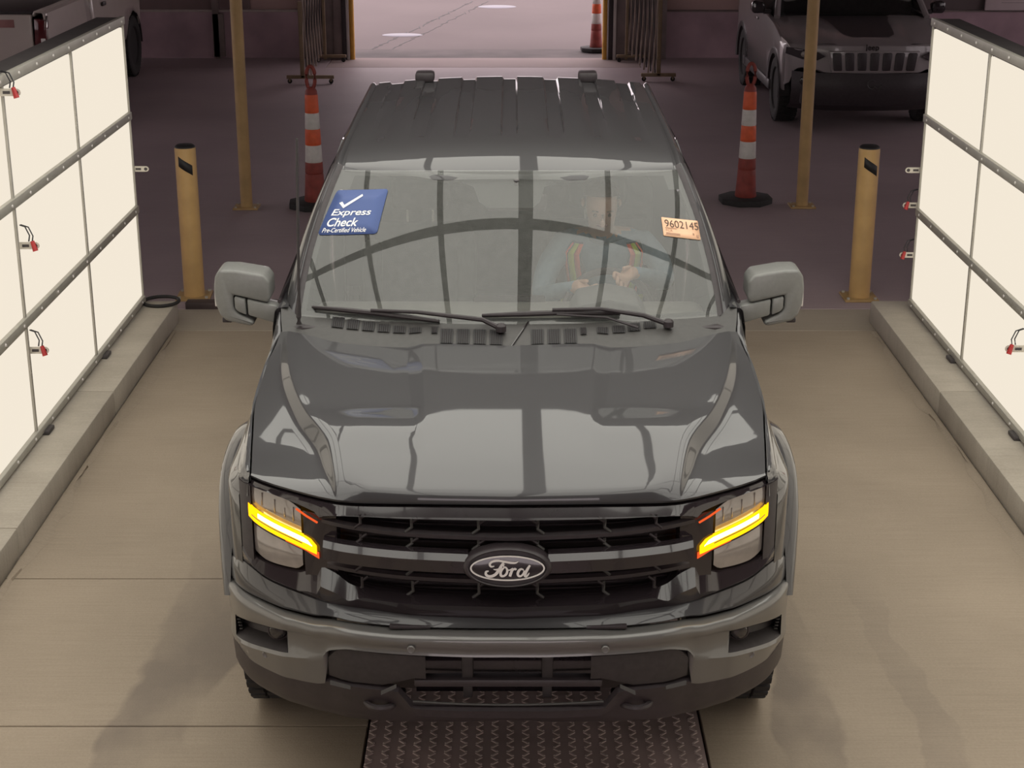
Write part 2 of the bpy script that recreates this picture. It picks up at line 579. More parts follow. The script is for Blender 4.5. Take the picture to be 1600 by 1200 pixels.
# kerbs either side of the bay (laid in lengths)
for k, (x0, x1) in enumerate(((-2.64, BAY_L), (BAY_R, 2.81))):
    kb = None
    for (y0, y1) in ((-6.0, -1.0), (-1.0, 2.2), (2.2, 4.1), (4.1, 5.96)):
        o = box('trim_%d' % (k + 2) if kb is None else 'kerb_length', ((x0 + x1) / 2, (y0 + y1) / 2, 0.073), (x1 - x0, y1 - y0 - 0.004, 0.154), 'kerb', kb, 0.012)
        if kb is None:
            kb = struct(o)
    # ragged concrete fillet at the kerb foot
    xi = BAY_L if k == 0 else BAY_R
    s = 1 if k == 0 else -1
    rows = []
    ys = lin(-1.0, 5.7, 60)
    for (w, z) in ((-0.02, 0.012), (0.5, 0.012), (1.0, 0.0005)):
        rows.append([(xi + s * (0.012 + w * (0.045 + 0.03 * math.sin(y * 3.1) + 0.02 * random.uniform(-1, 1))), y, z) for y in ys])
    grid('mortar_fillet', rows, 'floor', kb, (0, 0, 1))
# steel edge between bay and garage floor, left of the truck
tag(box('threshold_strip', (-1.72, 6.31, 0.022), (1.1, 0.10, 0.05), mat('rusty_edge_steel', (0.07, 0.05, 0.048), 0.6, 0.3, var=0.3, scale=5), None, 0.004),
    'low dark rusty steel strip on the floor at the foot of the left bollard', 'metal strip')

# back wall with the drive-through doorway
WY = 19.3
DL, DR = -2.57, 1.72
KH = 0.655
wb = struct(box('wall_back', (-6.53, WY + 0.10, KH / 2), (DL * -1 + 5.35, 0.2, KH), 'knee'))
wb2 = box('knee_wall', (6.11, WY + 0.10, KH / 2), (8.78, 0.2, KH), 'knee', wb)
for nm, x0, x1, z0, z1, m, dy in (
        ('ledge', -10.5, -3.0, KH, KH + 0.03, 'ledge', -0.03), ('ledge', 2.22, 10.5, KH, KH + 0.02, 'jamb', -0.03),
        ('wall_panel', -10.5, -4.26, KH + 0.03, 4.75, 'wall_brown', 0.05),
        ('wall_panel', -4.26, -3.78, KH + 0.03, 4.75, 'wall_brown', 0.05), ('wall_panel', -3.78, -3.0, KH + 0.03, 4.75, 'wall_tan', 0.06),
        ('wall_panel', 2.22, 3.52, KH + 0.02, 4.75, 'wall_tan', 0.05), ('wall_panel', 3.52, 5.6, KH + 0.02, 4.75, 'wall_tan', 0.05),
        ('wall_panel', 5.6, 10.5, KH + 0.02, 4.75, 'wall_dark', 0.05),
        ('wall_panel', -3.0, 2.22, 3.2, 4.75, 'wall_dark', 0.05)):
    box(nm, ((x0 + x1) / 2, WY + 0.10 + dy, (z0 + z1) / 2), (x1 - x0, 0.16, z1 - z0), m, wb, 0.004)
for x in (-4.265, 3.52):
    box('wall_post', (x, WY - 0.03, 2.3), (0.09, 0.12, 4.6), 'jamb', wb, 0.006)
    box('wall_post', (x + 0.03, WY - 0.04, 0.33), (0.16, 0.10, 0.62), 'jamb', wb, 0.006)
# doorway lining
dj = struct(box('door_1', (-2.89, WY + 0.05, 1.6), (0.23, 0.3, 3.2), mat('beige_door_lining', (0.19, 0.145, 0.13), 0.7, var=0.1, scale=3), None, 0.005))
for x0, x1, y0, y1, m in ((-2.775, -2.69, WY - 0.1, WY + 0.3, 'wall_brown'), (-2.69, -2.56, WY - 0.16, WY + 0.3, 'jamb'), (-2.56, -2.44, WY - 0.2, WY + 0.1, 'jamb'),
                          (-2.44, -2.375, WY - 0.22, WY + 0.0, 'satin_black'), (-2.375, -2.335, WY - 0.22, WY + 0.12, 'jamb_white'),
                          (1.365, 1.385, WY - 0.22, WY + 0.1, 'jamb_white'), (1.385, 1.45, WY - 0.22, WY + 0.1, 'satin_black'),
                          (1.45, 1.49, WY - 0.24, WY + 0.1, 'jamb_white'), (1.49, 1.80, WY - 0.20, WY + 0.1, 'jamb'), (1.80, 2.22, WY - 0.16, WY + 0.1, 'jamb')):
    box('jamb_strip', ((x0 + x1) / 2, (y0 + y1) / 2, 1.6), (x1 - x0, y1 - y0, 3.2), m, dj, 0.006)
box('lintel', (-0.4, WY + 0.1, 3.3), (5.3, 0.3, 0.3), 'jamb', dj, 0.01)
# garage shell
for nm, s in (('left', -1), ('right', 1)):
    wl = struct(box('wall_' + nm, (s * 10.6, 5.0, 0.5), (0.2, 28.8, 1.1), 'wall_dark'))
    box('wall_header', (s * 10.6, 5.0, 4.25), (0.2, 28.8, 0.8), 'wall_dark', wl)
    box('wall_end', (s * 10.6, -5.2, 2.45), (0.2, 8.4, 2.8), 'wall_dark', wl)
    for k in range(7):
        box('wall_post', (s * 10.6, -1.0 + 3.35 * k, 2.45), (0.22, 0.25, 2.9), 'jamb', wl, 0.01)
    for k in range(6):  # unseen side windows added to let sky light brighten the garage
        wn = struct(box('window_%d' % (k + 1 + (6 if s > 0 else 0)), (s * 10.6, 0.675 + 3.35 * k, 2.45), (0.012, 3.1, 2.8), 'pane'))
        box('window_frame', (s * 10.6, 0.675 + 3.35 * k, 2.45), (0.06, 3.1, 0.05), 'jamb', wn, 0.005)
        box('window_frame', (s * 10.6, 0.675 + 3.35 * k, 2.45), (0.06, 0.05, 2.8), 'jamb', wn, 0.005)
wf = struct(box('wall_front', (-6.5, -9.4, 2.3), (8.4, 0.2, 4.7), 'wall_dark'))  # unseen wall, opening added in it to throw fill on the truck front
box('wall_panel', (6.5, -9.4, 2.3), (8.4, 0.2, 4.7), 'wall_dark', wf)
box('door_header', (0, -9.4, 4.2), (4.6, 0.2, 0.9), 'wall_dark', wf)
struct(box('ground_front', (0, -21, -0.10), (60, 23.0, 0.16), 'yard'))
ceil = struct(box('ceiling', (0, 5.0, 4.75), (21.4, 28.8, 0.2), 'wall_dark'))
for y in range(-7, 19, 3):
    box('ceiling_beam', (0, y, 4.52), (21.0, 0.16, 0.26), 'wall_dark', ceil, 0.01)
# yard beyond the doorway
yard = struct(box('ground_yard', (0, 37.3, -0.10), (120, 36.0, 0.16), 'yard'))
box('slab', (-0.5, 19.85, -0.02), (5.6, 1.05, 0.012), 'yard_dark', yard)
for (x, y, rx, ry) in ((-1.78, 22.2, 0.33, 0.22), (-0.28, 26.6, 0.36, 0.28)):
    o = lathe('wet_patch', [(1.0, 0.0), (0.96, 0.004)], 'puddle', yard, 28)
    o.location = (x, y, -0.018)
    o.scale = (rx, ry, 1)
bm = bmesh.new()
for i in range(26):
    y = 20.5 + i * 0.28
    x = -2.1 + (y - 20.5) * 0.19 + random.uniform(-0.02, 0.02)
    addbox(bm, (x, y, -0.019), (0.022, 0.3, 0.004), Matrix.Rotation(random.uniform(-0.4, 0.1), 4, 'Z'))
    addbox(bm, (x + 0.30, y, -0.019), (0.015, 0.3, 0.004), Matrix.Rotation(random.uniform(-0.4, 0.1), 4, 'Z'))
o = frombm('tar_crack', bm, 'mark_black', yard, False)
o['kind'] = 'stuff'

# unseen fill lamps added under the ceiling to brighten the garage
for i, (x, y, lb) in enumerate(((-7.2, 6.0, 'left row, nearest'), (-7.2, 10.5, 'left row, middle'), (-7.2, 15.0, 'left row, farthest'), (7.2, 6.0, 'right row, nearest'), (7.2, 10.5, 'right row, middle'), (7.2, 15.0, 'right row, farthest'))):
    t = thing('tube_lamp', 'long tube lamp under the garage ceiling, ' + lb, 'lamp', (x, y, 4.38), R(90), 'tube lamps under the garage ceiling')
    box('lamp_body', (0, 0, 0.0), (2.4, 0.3, 0.05), 'ledge', t, 0.01)
    box('diffuser', (0, 0, -0.035), (2.3, 0.26, 0.03), 'tube', t, 0.008)
    for s in (-1, 1):
        cyl('hanger', (s * 0.6, 0, 0.02), (s * 0.6, 0, 0.29), 0.008, 'alu', t, n=8)


# ================================================================ light walls and overhead light
def light_wall(x, s, y1, label, brs):
    """x = plane of the lit face, s = +1 when it faces +X"""
    t = thing('light_wall', label, 'light panel', (x, 0, 0.15), 0, 'lit panel walls beside the bay')
    zs = [0.035, 0.645, 1.26, 1.845]
    PWD = 1.292
    n = 7
    y0 = y1 - n * PWD
    bx = -s * 0.09
    box('case', (bx, (y0 + y1) / 2, 0.95), (0.14, y1 - y0, 1.80), 'alu_dark', t, 0.006)
    pmesh = None
    for r in range(3):
        for c in range(n):
            pc = (-s * 0.008, y1 - (c + 0.5) * PWD, (zs[r] + zs[r + 1]) / 2)
            if pmesh is None:
                o = box('panel', (0, 0, 0), (0.02, PWD - 0.035, zs[1] - zs[0] - 0.045), 'panel_lit', t, 0.004, seg=1)
                pmesh = o.data
            else:
                o = bpy.data.objects.new('panel', pmesh)
                COL.objects.link(o)
                o.parent = t
            o.location = pc
            if r == 2:
                o.scale = (1, 1, 0.95)
    for r, z in enumerate(zs):
        rl = box('rail', (s * 0.006, (y0 + y1) / 2, z + (0.02 if r == 3 else 0.0)), (0.03, y1 - y0, 0.05 if r else 0.04), 'alu', t, 0.004)
        bm = bmesh.new()
        for k in range(int((y1 - y0) / 0.32)):
            yy = y1 - 0.1 - k * 0.32
            addcyl(bm, (s * 0.02, yy, z + (0.02 if r == 3 else 0)), (s * 0.026, yy, z + (0.02 if r == 3 else 0)), 0.010, 0.007, 8)
        frombm('rivets', bm, 'badge_white', rl)
    for c in range(n + 1):
        yy = y1 - c * PWD
        box('seam_strip', (s * 0.003, yy, 0.94), (0.016, 0.022 if 0 < c < n else 0.012, 1.80), 'alu', t, 0.003)
    box('top_cover', (-s * 0.085, (y0 + y1) / 2, 1.868), (0.16, y1 - y0, 0.03), 'alu_dark', t, 0.01)
    for c in range(1, n + 1):
        for dy in (-0.42,):
            box('foot', (s * 0.012, y1 - c * PWD + 0.55 + dy, 0.012), (0.07, 0.11, 0.022), 'alu_dark', t, 0.006)
    for (yy, z, wire) in brs:
        pts = [(0.0, -0.018), (0.085, -0.018)] + [(0.085 + 0.018 * math.sin(a), -0.018 * math.cos(a)) for a in lin(0.3, PI - 0.3, 7)] + [(0.085, 0.018), (0.0, 0.018)]
        b = prism('bracket', [(s * p[0], p[1] + z - 0.15) for p in pts], 'y', yy - .003, yy + .003, 'bracket', t)
        bm = bmesh.new()
        bmesh.ops.create_circle(bm, cap_ends=True, segments=14, radius=0.011, matrix=Matrix.Translation((s * 0.083, yy - .004, z - 0.15)) @ Matrix.Rotation(PI / 2, 4, 'X'))
        addbox(bm, (s * 0.035, yy - .004, z - 0.15), (0.035, 0.001, 0.014))
        frombm('bracket_slot', bm, 'alu_dark', b, False)
        if wire:
            w = [(s * 0.01, yy + 0.03, z - 0.15 + 0.10), (s * 0.05, yy + 0.02, z - 0.15 + 0.09), (s * 0.075, yy, z - 0.15 + 0.05), (s * 0.07, yy - 0.005, z - 0.15 + 0.02)]
            tube('wire', w, 0.0035, 'wire', b, 6)
            tube('wire', [(p[0] - s * 0.02, p[1] + 0.01, p[2]) for p in w], 0.0035, 'wire', b, 6)
            cyl('wire_cap', (s * 0.07, yy - 0.005, z - 0.15 + 0.025), (s * 0.085, yy - 0.012, z - 0.15 - 0.025), 0.010, 'red_cap', b, 0.014, 10)
    return t


light_wall(-2.475, 1, 5.895, 'tall glowing light panel wall on the left kerb beside the truck',
           [(3.28, 1.96, True), (3.345, 1.184, True), (3.335, 0.636, True), (5.90, 1.06, False)])
light_wall(2.655, -1, 5.81, 'tall glowing light panel wall on the right kerb beside the truck',
           [(3.42, 0.617, True), (5.83, 1.066, False), (5.825, 0.835, True), (5.81, 0.505, True)])

# overhead light canopy (seen in the windscreen and bonnet reflections)
CZ = 3.34
CX = 0.116
can = thing('light_canopy', 'overhead grid of lit panels mirrored in the truck bonnet and windscreen', 'light panel', (CX, 0, CZ))
CY0, CY1, CYM = -2.0, 4.3, 1.803
colw = 0.6825
for i in range(-4, 4):
    xa = i * colw
    for (ya, yb) in ((CY0, -0.42), (-0.42, CYM), (CYM, CY1)):
        g = 0.022
        xl = xa + (0.055 if i == 0 else g)
        xr = xa + colw - (0.055 if i == -1 else g)
        box('panel', ((xl + xr) / 2, (ya + yb) / 2, 0.0), (xr - xl, yb - ya - 0.045, 0.03), 'ceil_lit', can)
for i in range(-4, 5):
    w = 0.115 if i == 0 else 0.05
    box('rail', (i * colw, (CY0 + CY1) / 2, 0.005), (w, CY1 - CY0, 0.06), 'alu_dark', can, 0.004)
for y in (CY0, -0.42, CYM, CY1):
    box('cross_rail', (0, y, 0.005), (8 * colw + 0.06, 0.05, 0.058), 'alu_dark', can, 0.004)
box('back_board', (0, (CY0 + CY1) / 2, 0.055), (8 * colw + 0.06, CY1 - CY0 + 0.08, 0.03), 'alu_dark', can)
for x in (-1.8, 1.8):
    for y in (-1.7, 1.0, 4.0):
        cyl('hanger', (x, y, 0.06), (x, y, 1.2), 0.02, 'alu', can, n=8)


# ================================================================ bollards, poles, cones, gates
def bollard(x, y, label, rz):
    t = thing('bollard', label, 'bollard', (x, y, 0), rz, 'yellow bollards at the far end of the bay')
    lathe('post', [(0.0, 0.004), (0.073, 0.004), (0.073, 1.065), (0.071, 1.075)], 'yellow', t, 28)
    lathe('cap', [(0.071, 1.072), (0.069, 1.084), (0.055, 1.095), (0.0, 1.098)], 'mark_black', t, 28)
    box('base_plate', (0, 0, 0.008), (0.24, 0.24, 0.016), 'yellow_dull', t, 0.004)
    for a in (-1, 1):
        for b in (-1, 1):
            cyl('bolt', (a * 0.095, b * 0.095, 0.014), (a * 0.095, b * 0.095, 0.03), 0.011, 'alu', t, n=8)
    # slanted black marking wrapped on the post
    rows = []
    for zz in (0, 1):
        rows.append([(0.0738 * math.cos(a), 0.0738 * math.sin(a), 0.955 - 0.03 * (i / 11 - 0.5) * 2.2 + (zz - 0.5) * 0.07) for i, a in enumerate(lin(-PI / 2 - 0.62, -PI / 2 + 0.75, 12))])
    grid('marking', rows, 'mark_black', t, (0, -1, 0), thick=0.001)
    return t


bollard(-2.265, 6.58, 'thick yellow bollard with black slash beside the left light wall', 0.06)
bollard(2.47, 6.55, 'thick yellow bollard with black slash beside the right light wall', 0.0)


def pole(x, y, label):
    t = thing('yellow_pole', label, 'pole', (x, y, 0), 0, 'slim yellow poles behind the bay')
    cyl('post', (0, 0, 0.01), (0, 0, 4.6), 0.052, 'yellow_dull', t, n=20)
    box('base_plate', (0, 0, 0.008), (0.22, 0.20, 0.016), 'yellow_dull', t, 0.004)
    for a in (-1, 1):
        for b in (-1, 1):
            cyl('bolt', (a * 0.085, b * 0.075, 0.012), (a * 0.085, b * 0.075, 0.026), 0.01, 'alu', t, n=8)


pole(-2.335, 9.45, 'slim tall yellow pole standing left of the truck cab')
pole(2.56, 9.5, 'slim tall yellow pole standing in front of the white SUV')


def cone(x, y, label):
    t = thing('traffic_delineator', label, 'traffic cone', (x, y, 0), random.uniform(-.2, .2), 'orange and white looped delineators')
    pts = []
    for k in range(8):
        a = 2 * PI * k / 8 + PI / 8
        pts.append((0.245 * math.cos(a), 0.245 * math.sin(a)))
    prism('rubber_base', pts, 'z', 0.0, 0.055, 'rubber', t, 0.01)
    bands = [(0.055, 0.30, 'cone_red'), (0.30, 0.40, 'cone_red'), (0.40, 0.55, 'cone_white'), (0.55, 0.69, 'cone_orange'), (0.69, 0.83, 'cone_white'), (0.83, 0.99, 'cone_orange')]

    def rad(z):
        return interp([(0.05, 0.098), (0.15, 0.088), (0.42, 0.075), (0.99, 0.056)], z)
    for (z0, z1, m) in bands:
        prof = [(rad(z0) - 0.004, z0)] + [(rad(z), z) for z in lin(z0 + 0.006, z1 - 0.006, 5)] + [(rad(z1) - 0.004, z1)]
        lathe('band' if m != 'cone_white' else 'reflective_collar', prof, m, t, 22)
    lathe('shoulder', [(0.054, 0.988), (0.050, 1.02), (0.030, 1.05), (0.0, 1.055)], 'cone_red', t, 22)
    lp = [(0.036 * math.cos(a), 0, 1.15 + 0.078 * math.sin(a)) if math.sin(a) > 0 else (0.036 * math.cos(a), 0, 1.12 + 0.09 * math.sin(a)) for a in lin(-PI / 2, 1.5 * PI, 26)]
    tube('handle_loop', [(p[0], 0, p[2]) for p in lp], 0.016, 'cone_red', t, 8)


cone(-1.735, 9.5, 'orange and white delineator post left of the truck roof')
cone(2.085, 9.68, 'orange and white delineator post between the truck and the white SUV')
cone(1.26, 20.1, 'orange and white delineator post outside the doorway by the yellow door post')

for x, lb in ((-2.30, 'yellow guard post at the left edge of the doorway'), (1.335, 'yellow guard post at the right edge of the doorway')):
    t = thing('door_guard_post', lb, 'bollard', (x, WY - 0.16, 0), 0, 'yellow guard posts at the doorway')
    cyl('post', (0, 0, 0), (0, 0, 1.3), 0.036, mat('bright_door_yellow', (0.62, 0.33, 0.05), 0.5, var=0.1), t, n=16)
    lathe('cap', [(0.036, 1.3), (0.025, 1.325), (0.0, 1.33)], 'yellow', t, 16)


def stand_gate(x, y, label, lat, s, far, fw=0.60, fo=0.03):
    """folding lattice gate: T stand with castor, bundle of folded slats"""
    t = thing('folding_gate', label, 'gate', (x, y, 0), 0, 'folded lattice gates beside the doorway')
    box('stand_post', (0, 0, 0.56), (0.055, 0.05, 0.98), 'tan_metal', t, 0.006)
    box('stand_foot', (fo, 0, 0.085), (fw, 0.05, 0.045), 'tan_metal', t, 0.006)
    for a in (fo - fw / 2 + 0.04, fo + fw / 2 - 0.04):
        cyl('caster', (a, -0.012, 0.03), (a, 0.012, 0.03), 0.03, 'rubber', t, n=14)
        box('caster_fork', (a, 0, 0.05), (0.02, 0.04, 0.05), 'tan_metal', t, 0.003)
    n = 7
    for i in range(n):
        u = i / (n - 1)
        xx = s * (0.05 + u * lat)
        yy = u * far
        d = s * 0.10
        bm = bmesh.new()
        addbox(bm, (xx, yy, 0.62), (0.022, 0.016, 1.15 - 0.25 * abs(u - 0.2)), Matrix.Rotation(-0.05 * s, 4, 'Y'), 0.002, 1)
        frombm('slat', bm, 'gate_slat', t, False)
        bm = bmesh.new()
        addbox(bm, (xx + 0.02 * s, yy + 0.02, 0.64), (0.016, 0.014, 1.12 - 0.2 * abs(u - 0.2)), Matrix.Rotation(0.05 * s, 4, 'Y'), 0.002, 1)
        frombm('slat', bm, 'satin_black', t, False)
    box('end_post', (s * (0.1 + lat), far, 0.62), (0.04, 0.04, 1.16), 'tan_metal', t, 0.005)
    box('end_foot', (s * (0.1 + lat) + 0.08, far, 0.085), (0.44, 0.05, 0.04), 'tan_metal', t, 0.005)
    for a in (-0.1, 0.26):
        cyl('caster', (s * (0.1 + lat) + a, far - 0.012, 0.03), (s * (0.1 + lat) + a, far + 0.012, 0.03), 0.03, 'rubber', t, n=14)


stand_gate(-2.735, 16.8, 'tan folded lattice gate on castors left of the doorway', -0.03, 1, 2.05, 0.62, 0.10)
stand_gate(1.93, 17.0, 'tan folded lattice gate on castors right of the doorway', 0.20, -1, 1.85, 0.46, 0.0)

t = thing('rubber_ring', 'black rubber ring lying at the far end of the left kerb', 'ring', (-2.355, 5.90, 0.15))
bm = bmesh.new()
addtube(bm, [(0.118 * math.cos(a), 0.118 * math.sin(a), 0.012) for a in lin(0, 2 * PI, 33)], 0.012, 8)
frombm('ring_body', bm, 'rubber', t)
sb = thing('notice_board', 'pale notice board on the back wall behind the right light wall', 'sign', (7.35, WY - 0.02, 0.68))
box('board', (0, 0, 0.5), (1.1, 0.04, 1.0), 'sign', sb, 0.006)
for z in (0.155, 0.11):
    box('printed_line', (0.08, -0.022, z), (0.8, 0.003, 0.02 if z > 0.12 else 0.008), 'sign_ink', sb)
# ================================================================ the grey pickup
TR = thing('pickup_truck', 'dark grey pickup truck with black grille facing the viewer between the light walls', 'truck', (-0.012, 0, 0))
HEY = [(0, .076), (.266, .085), (.48, .110), (.523, .113), (.579, .13), (.695, .19), (.834, .30), (.888, .40)]
HEZ = [(0, 1.176), (.266, 1.175), (.48, 1.168), (.523, 1.170), (.579, 1.172), (.695, 1.177), (.834, 1.178), (.888, 1.165)]
YR = [(0, 1.262), (.274, 1.282), (.396, 1.284), (.634, 1.33), (.813, 1.44), (.885, 1.475)]
XG = [(0.316, 0.837), (0.625, 0.878), (0.999, 0.914), (1.232, 0.91), (1.392, 0.894), (1.522, 0.891)]
ZC = [(.04, 1.188), (.065, 1.196), (.09, 1.2035), (.16, 1.2155), (.3, 1.235), (.6, 1.265), (.9, 1.290), (1.26, 1.316), (1.5, 1.331)]


def xg(y):
    return interp(XG, y)


HDB = [(0.08, 0.008), (0.2, 0.028), (0.35, 0.048), (0.58, 0.056), (0.92, 0.052), (1.15, 0.044), (1.3, 0.034), (1.45, 0.018)]
HDG = [(0.1, 0.045), (0.3, 0.055), (0.58, 0.083), (0.92, 0.081), (1.15, 0.066), (1.3, 0.046), (1.45, 0.024)]


def hood_keys(y):
    g = xg(y)
    bi = min(interp([(.12, .535), (.45, .60), (.70, .700), (1.05, .800), (1.4, .858)], y), g - .03)
    bo = min(bi + .70 * interp(HDB, y), g - .010)
    xr = interp([(.3, .29), (.68, .335), (.95, .365), (1.25, .39)], y)
    xv = interp([(.3, .25), (.68, .285), (1.25, .325)], y)
    return g, bo, bi, xr, xv


def hood_raw(x, y):
    g, bo, bi, xr, xv = hood_keys(y)
    dg = interp(HDG, y)
    db = interp(HDB, y)
    h = interp([(.42, 0), (.60, .3), (.74, 1), (1.3, 1)], y) * 0.016
    x = abs(x)
    if x < xv:
        return 0.0
    if x < xr:
        return -h * (x - xv) / (xr - xv)
    if x < bi:
        return -h - (max(0, .004 - h * .3)) * (x - xr) / (bi - xr)
    b0 = -h - max(0, .004 - h * .3)
    if x < bo:
        return b0 + (-max(db, h + .004) - b0) * (x - bi) / (bo - bi)
    return -max(db, h + .004) + (-dg + max(db, h + .004)) * (x - bo) / max(g - bo, 1e-3)


def hood_z(x, y):
    w = 0.005
    bl = .005 * math.exp(-((y - .55) / .12)**2) * min(max((x - .27) / .04, 0), 1) * min(max((.60 + .1 * (y - .55) - x) / .05, 0), 1)
    return interp(ZC, y) + bl + sum(hood_raw(x + d * w, y) for d in (-1, -.66, -.33, 0, .33, .66, 1)) / 7


vv = [0, .0015, .003, .0055, .009, .014, .026, .042, .062, .09, .125] + lin(.165, 1.0, 26)
rows = []
for v in vv:
    row = []
    for seg in range(5):
        cnt = (5, 7, 9, 9, 6)[seg]
        for k in range(cnt + (1 if seg == 4 else 0)):
            t_ = k / cnt
            y = .05 + 1.2 * v
            for _ in range(6):
                g, bo, bi, xr, xv = hood_keys(y)
                ks = (0, xv, xr, bi, bo, g)
                x = ks[seg] + (ks[seg + 1] - ks[seg]) * t_
                yf, yr = interp(HEY, x), interp(YR, x)
                y = yf + (yr - yf) * v
            z = hood_z(x, y)
            z += (interp(HEZ, x) - hood_z(x, yf)) * math.exp(-(y - yf) / (.005 + .04 * min(max((x - .46) / .1, 0), 1)))
            row.append((x, y, z))
    e = row[-1]
    row.append((e[0] + .001, e[1], e[2] - .004))
    row.append((e[0] + .0005, e[1], e[2] - .03))
    rows.append(row)
front = [(p[0], p[1] + .004, p[2] - .008) for p in rows[0]]
front2 = [(p[0], p[1] + .03, p[2] - .012) for p in rows[0]]
rear = [(p[0], p[1] + .003, p[2] - .006) for p in rows[-1]]
rear2 = [(p[0], p[1] - .01, p[2] - .03) for p in rows[-1]]
hood = grid('hood', [front2, front] + rows + [rear, rear2], 'paint', TR, (0, 0, 1), mirror=True, ang=50)


# ---- fenders
def shoulder(y):
    return interp([(.30, .846), (.32, .858), (.36, .872), (.4, .888), (.7, .914), (.95, .923), (1.25, .920), (1.62, .925)], y)


def side_x(y):
    return interp([(.30, .852), (.32, .870), (.34, .884), (.38, .908), (.42, .928), (.5, .948), (.65, .958), (.95, .96), (1.7, .957)], y)


AXY, AXZ = 1.0, .43


def lower_z(y):
    r = .56
    if abs(y - AXY) < r:
        za = AXZ + math.sqrt(r * r - (y - AXY)**2)
        return max(za, .755 if y < AXY else .52)
    return .755 if y < AXY else .52


for s in (-1, 1):
    rows = []
    for y in [.345, .36, .38, .40, .43, .47, .52, .58, .65, .73, .82, .92, 1.02, 1.12, 1.22, 1.32, 1.40, 1.46, 1.50, 1.53, 1.56, 1.62]:
        g = xg(y) if y < 1.45 else .881 + (y - 1.45) * .12
        zg = hood_z(xg(min(y, 1.45)), min(y, 1.45)) + max(0, y - 1.45) * .24
        sx, dx = shoulder(y), side_x(y)
        lz = lower_z(y)
        f0 = min(max((y - .345) / .05, 0), 1)
        gx = g + .006
        zt = zg - .004 * (1 - f0)
        pts = [(gx - .001, y, zt - .03), (gx, y, zt - .003), (gx + .004, y, zt)]
        pts += [(gx + (sx - gx) * .5, y, zt - .002), (sx - .012, y, zt - .007), (sx - .004, y, zt - .014), (sx, y, zt - .028)]
        zA = 1.09
        for k in range(1, 7):
            u = k / 6
            zz = (zt - .028) + (zA - zt + .028) * u
            pts.append((sx + (dx - sx) * (u**0.85), y, zz))
        for k in range(1, 9):
            zz = zA + (min(lz, zA - .01) - zA) * k / 8
            pts.append((dx, y, zz))
        rows.append(mir(pts, s))
    grid('fender', rows, 'paint', TR, (s, 0, .2), ang=50)
    rows = []
    for y in (.298, .310, .325, .338, .350):
        g = xg(y) + .006
        zt = hood_z(xg(y), y) - .003
        sx, dx = shoulder(y), side_x(y)
        rows.append(mir([(g - .004, y, zt - .02), (g, y, zt - .002), (g + (sx - g) * .5, y, zt - .006), (sx - .003, y, zt - .016), (sx + (dx - sx) * .4, y, zt - .034), (dx - .002, y, 1.105)], s))
    grid('fender_corner', rows, 'paint', TR, (s, -1, .5), ang=60)
    # wheel-arch flare
    rows = []
    for th in lin(.42, PI - .15, 40):
        w = interp([(.42, .25), (.7, .55), (1.0, .85), (1.3, 1), (2.4, 1), (3.0, .5)], th)
        prof = [(.49, .90), (.50, .965), (.508, .96 + .05 * w), (.53, .96 + .066 * w), (.57, .96 + .072 * w), (.605, .96 + .068 * w), (.628, .96 + .05 * w), (.648, .96 + .016 * w), (.66, .946)]
        rows.append([(s * x, AXY - r * math.cos(th), AXZ + r * math.sin(th)) for (r, x) in prof])
    grid('fender_flare', rows, 'paint', TR, (s, 0, .2), ang=60)
    # inner wheel arch liner
    rows = []
    for th in lin(.2, PI - .1, 24):
        rows.append([(s * x, AXY - .50 * math.cos(th), AXZ + .50 * math.sin(th)) for x in (.96, .62)])
    grid('arch_liner', rows, 'satin_black', TR, (0, 0, -1))


# ---- black fascia, lamps, grille
FY = [(0, .035), (.3, .055), (.5, .095), (.66, .175), (.845, .30), (.886, .352), (.93, .45)]
SBY = [(0, .02), (.286, .03), (.422, .06), (.563, .10), (.672, .16), (.786, .24), (.881, .34), (.93, .425), (.955, .49)]
SBZ = [(0, .801), (.286, .808), (.422, .812), (.563, .815), (.672, .824), (.786, .833), (.881, .853), (.93, .83), (.955, .80)]


def fy(x):
    return interp(FY, abs(x))


xs_ = lin(0, .884, 60)
# grille opening bounds
GTZ = [(0, 1.132), (.4, 1.128), (.5, 1.120), (.57, 1.105), (.60, 1.09)]
GBZ = [(0, .862), (.42, .872), (.50, .885), (.55, .915), (.60, .93)]


def lens_top(x):
    return interp([(.60, 1.105), (.66, 1.122), (.75, 1.138), (.845, 1.146), (.886, 1.15)], x)


def lens_bot(x):
    return interp([(.60, .90), (.65, .898), (.672, .886), (.76, .880), (.82, .886), (.85, .90), (.886, .93)], x)


rows = [[], [], [], [], []]
for x in xs_:
    hy, hz = interp(HEY, x), interp(HEZ, x)
    bz = interp(GTZ, x) if x < .60 else lens_top(x)
    k = min(max((.62 - x) / .1, 0), 1)
    rows[0].append((x, hy + .035, hz - .016))
    rows[1].append((x, hy + .004 - .002 * k, hz - .018))
    rows[2].append((x, hy - .012 * k - .004, hz - .018 - .026 * (.4 + .6 * k)))
    rows[3].append((x, fy(x) - .012, (bz + .006) * .8 + (hz - .03) * .2))
    rows[4].append((x, fy(x) + .012, bz - .002))
grid('grille_surround_top', rows, 'gloss_black', TR, (0, -1, .5), mirror=True, ang=25)
rows = [[], [], [], []]
for x in xs_:
    bz = interp(GBZ, x) if x < .60 else lens_bot(x)
    sy, sz = interp(SBY, x), interp(SBZ, x)
    k = interp([(0, .012), (.45, .016), (.52, .05), (.62, .055), (.75, .035), (.884, .03)], x)
    rows[0].append((x, fy(x) + .05, bz + .004))
    rows[1].append((x, fy(x) + .008, bz - .002))
    rows[2].append((x, sy - .012, max(bz - k, sz + .014)))
    rows[3].append((x, sy + .004, sz))
grid('grille_surround_bottom', rows, 'gloss_black', TR, (0, -1, .3), mirror=True, ang=25)
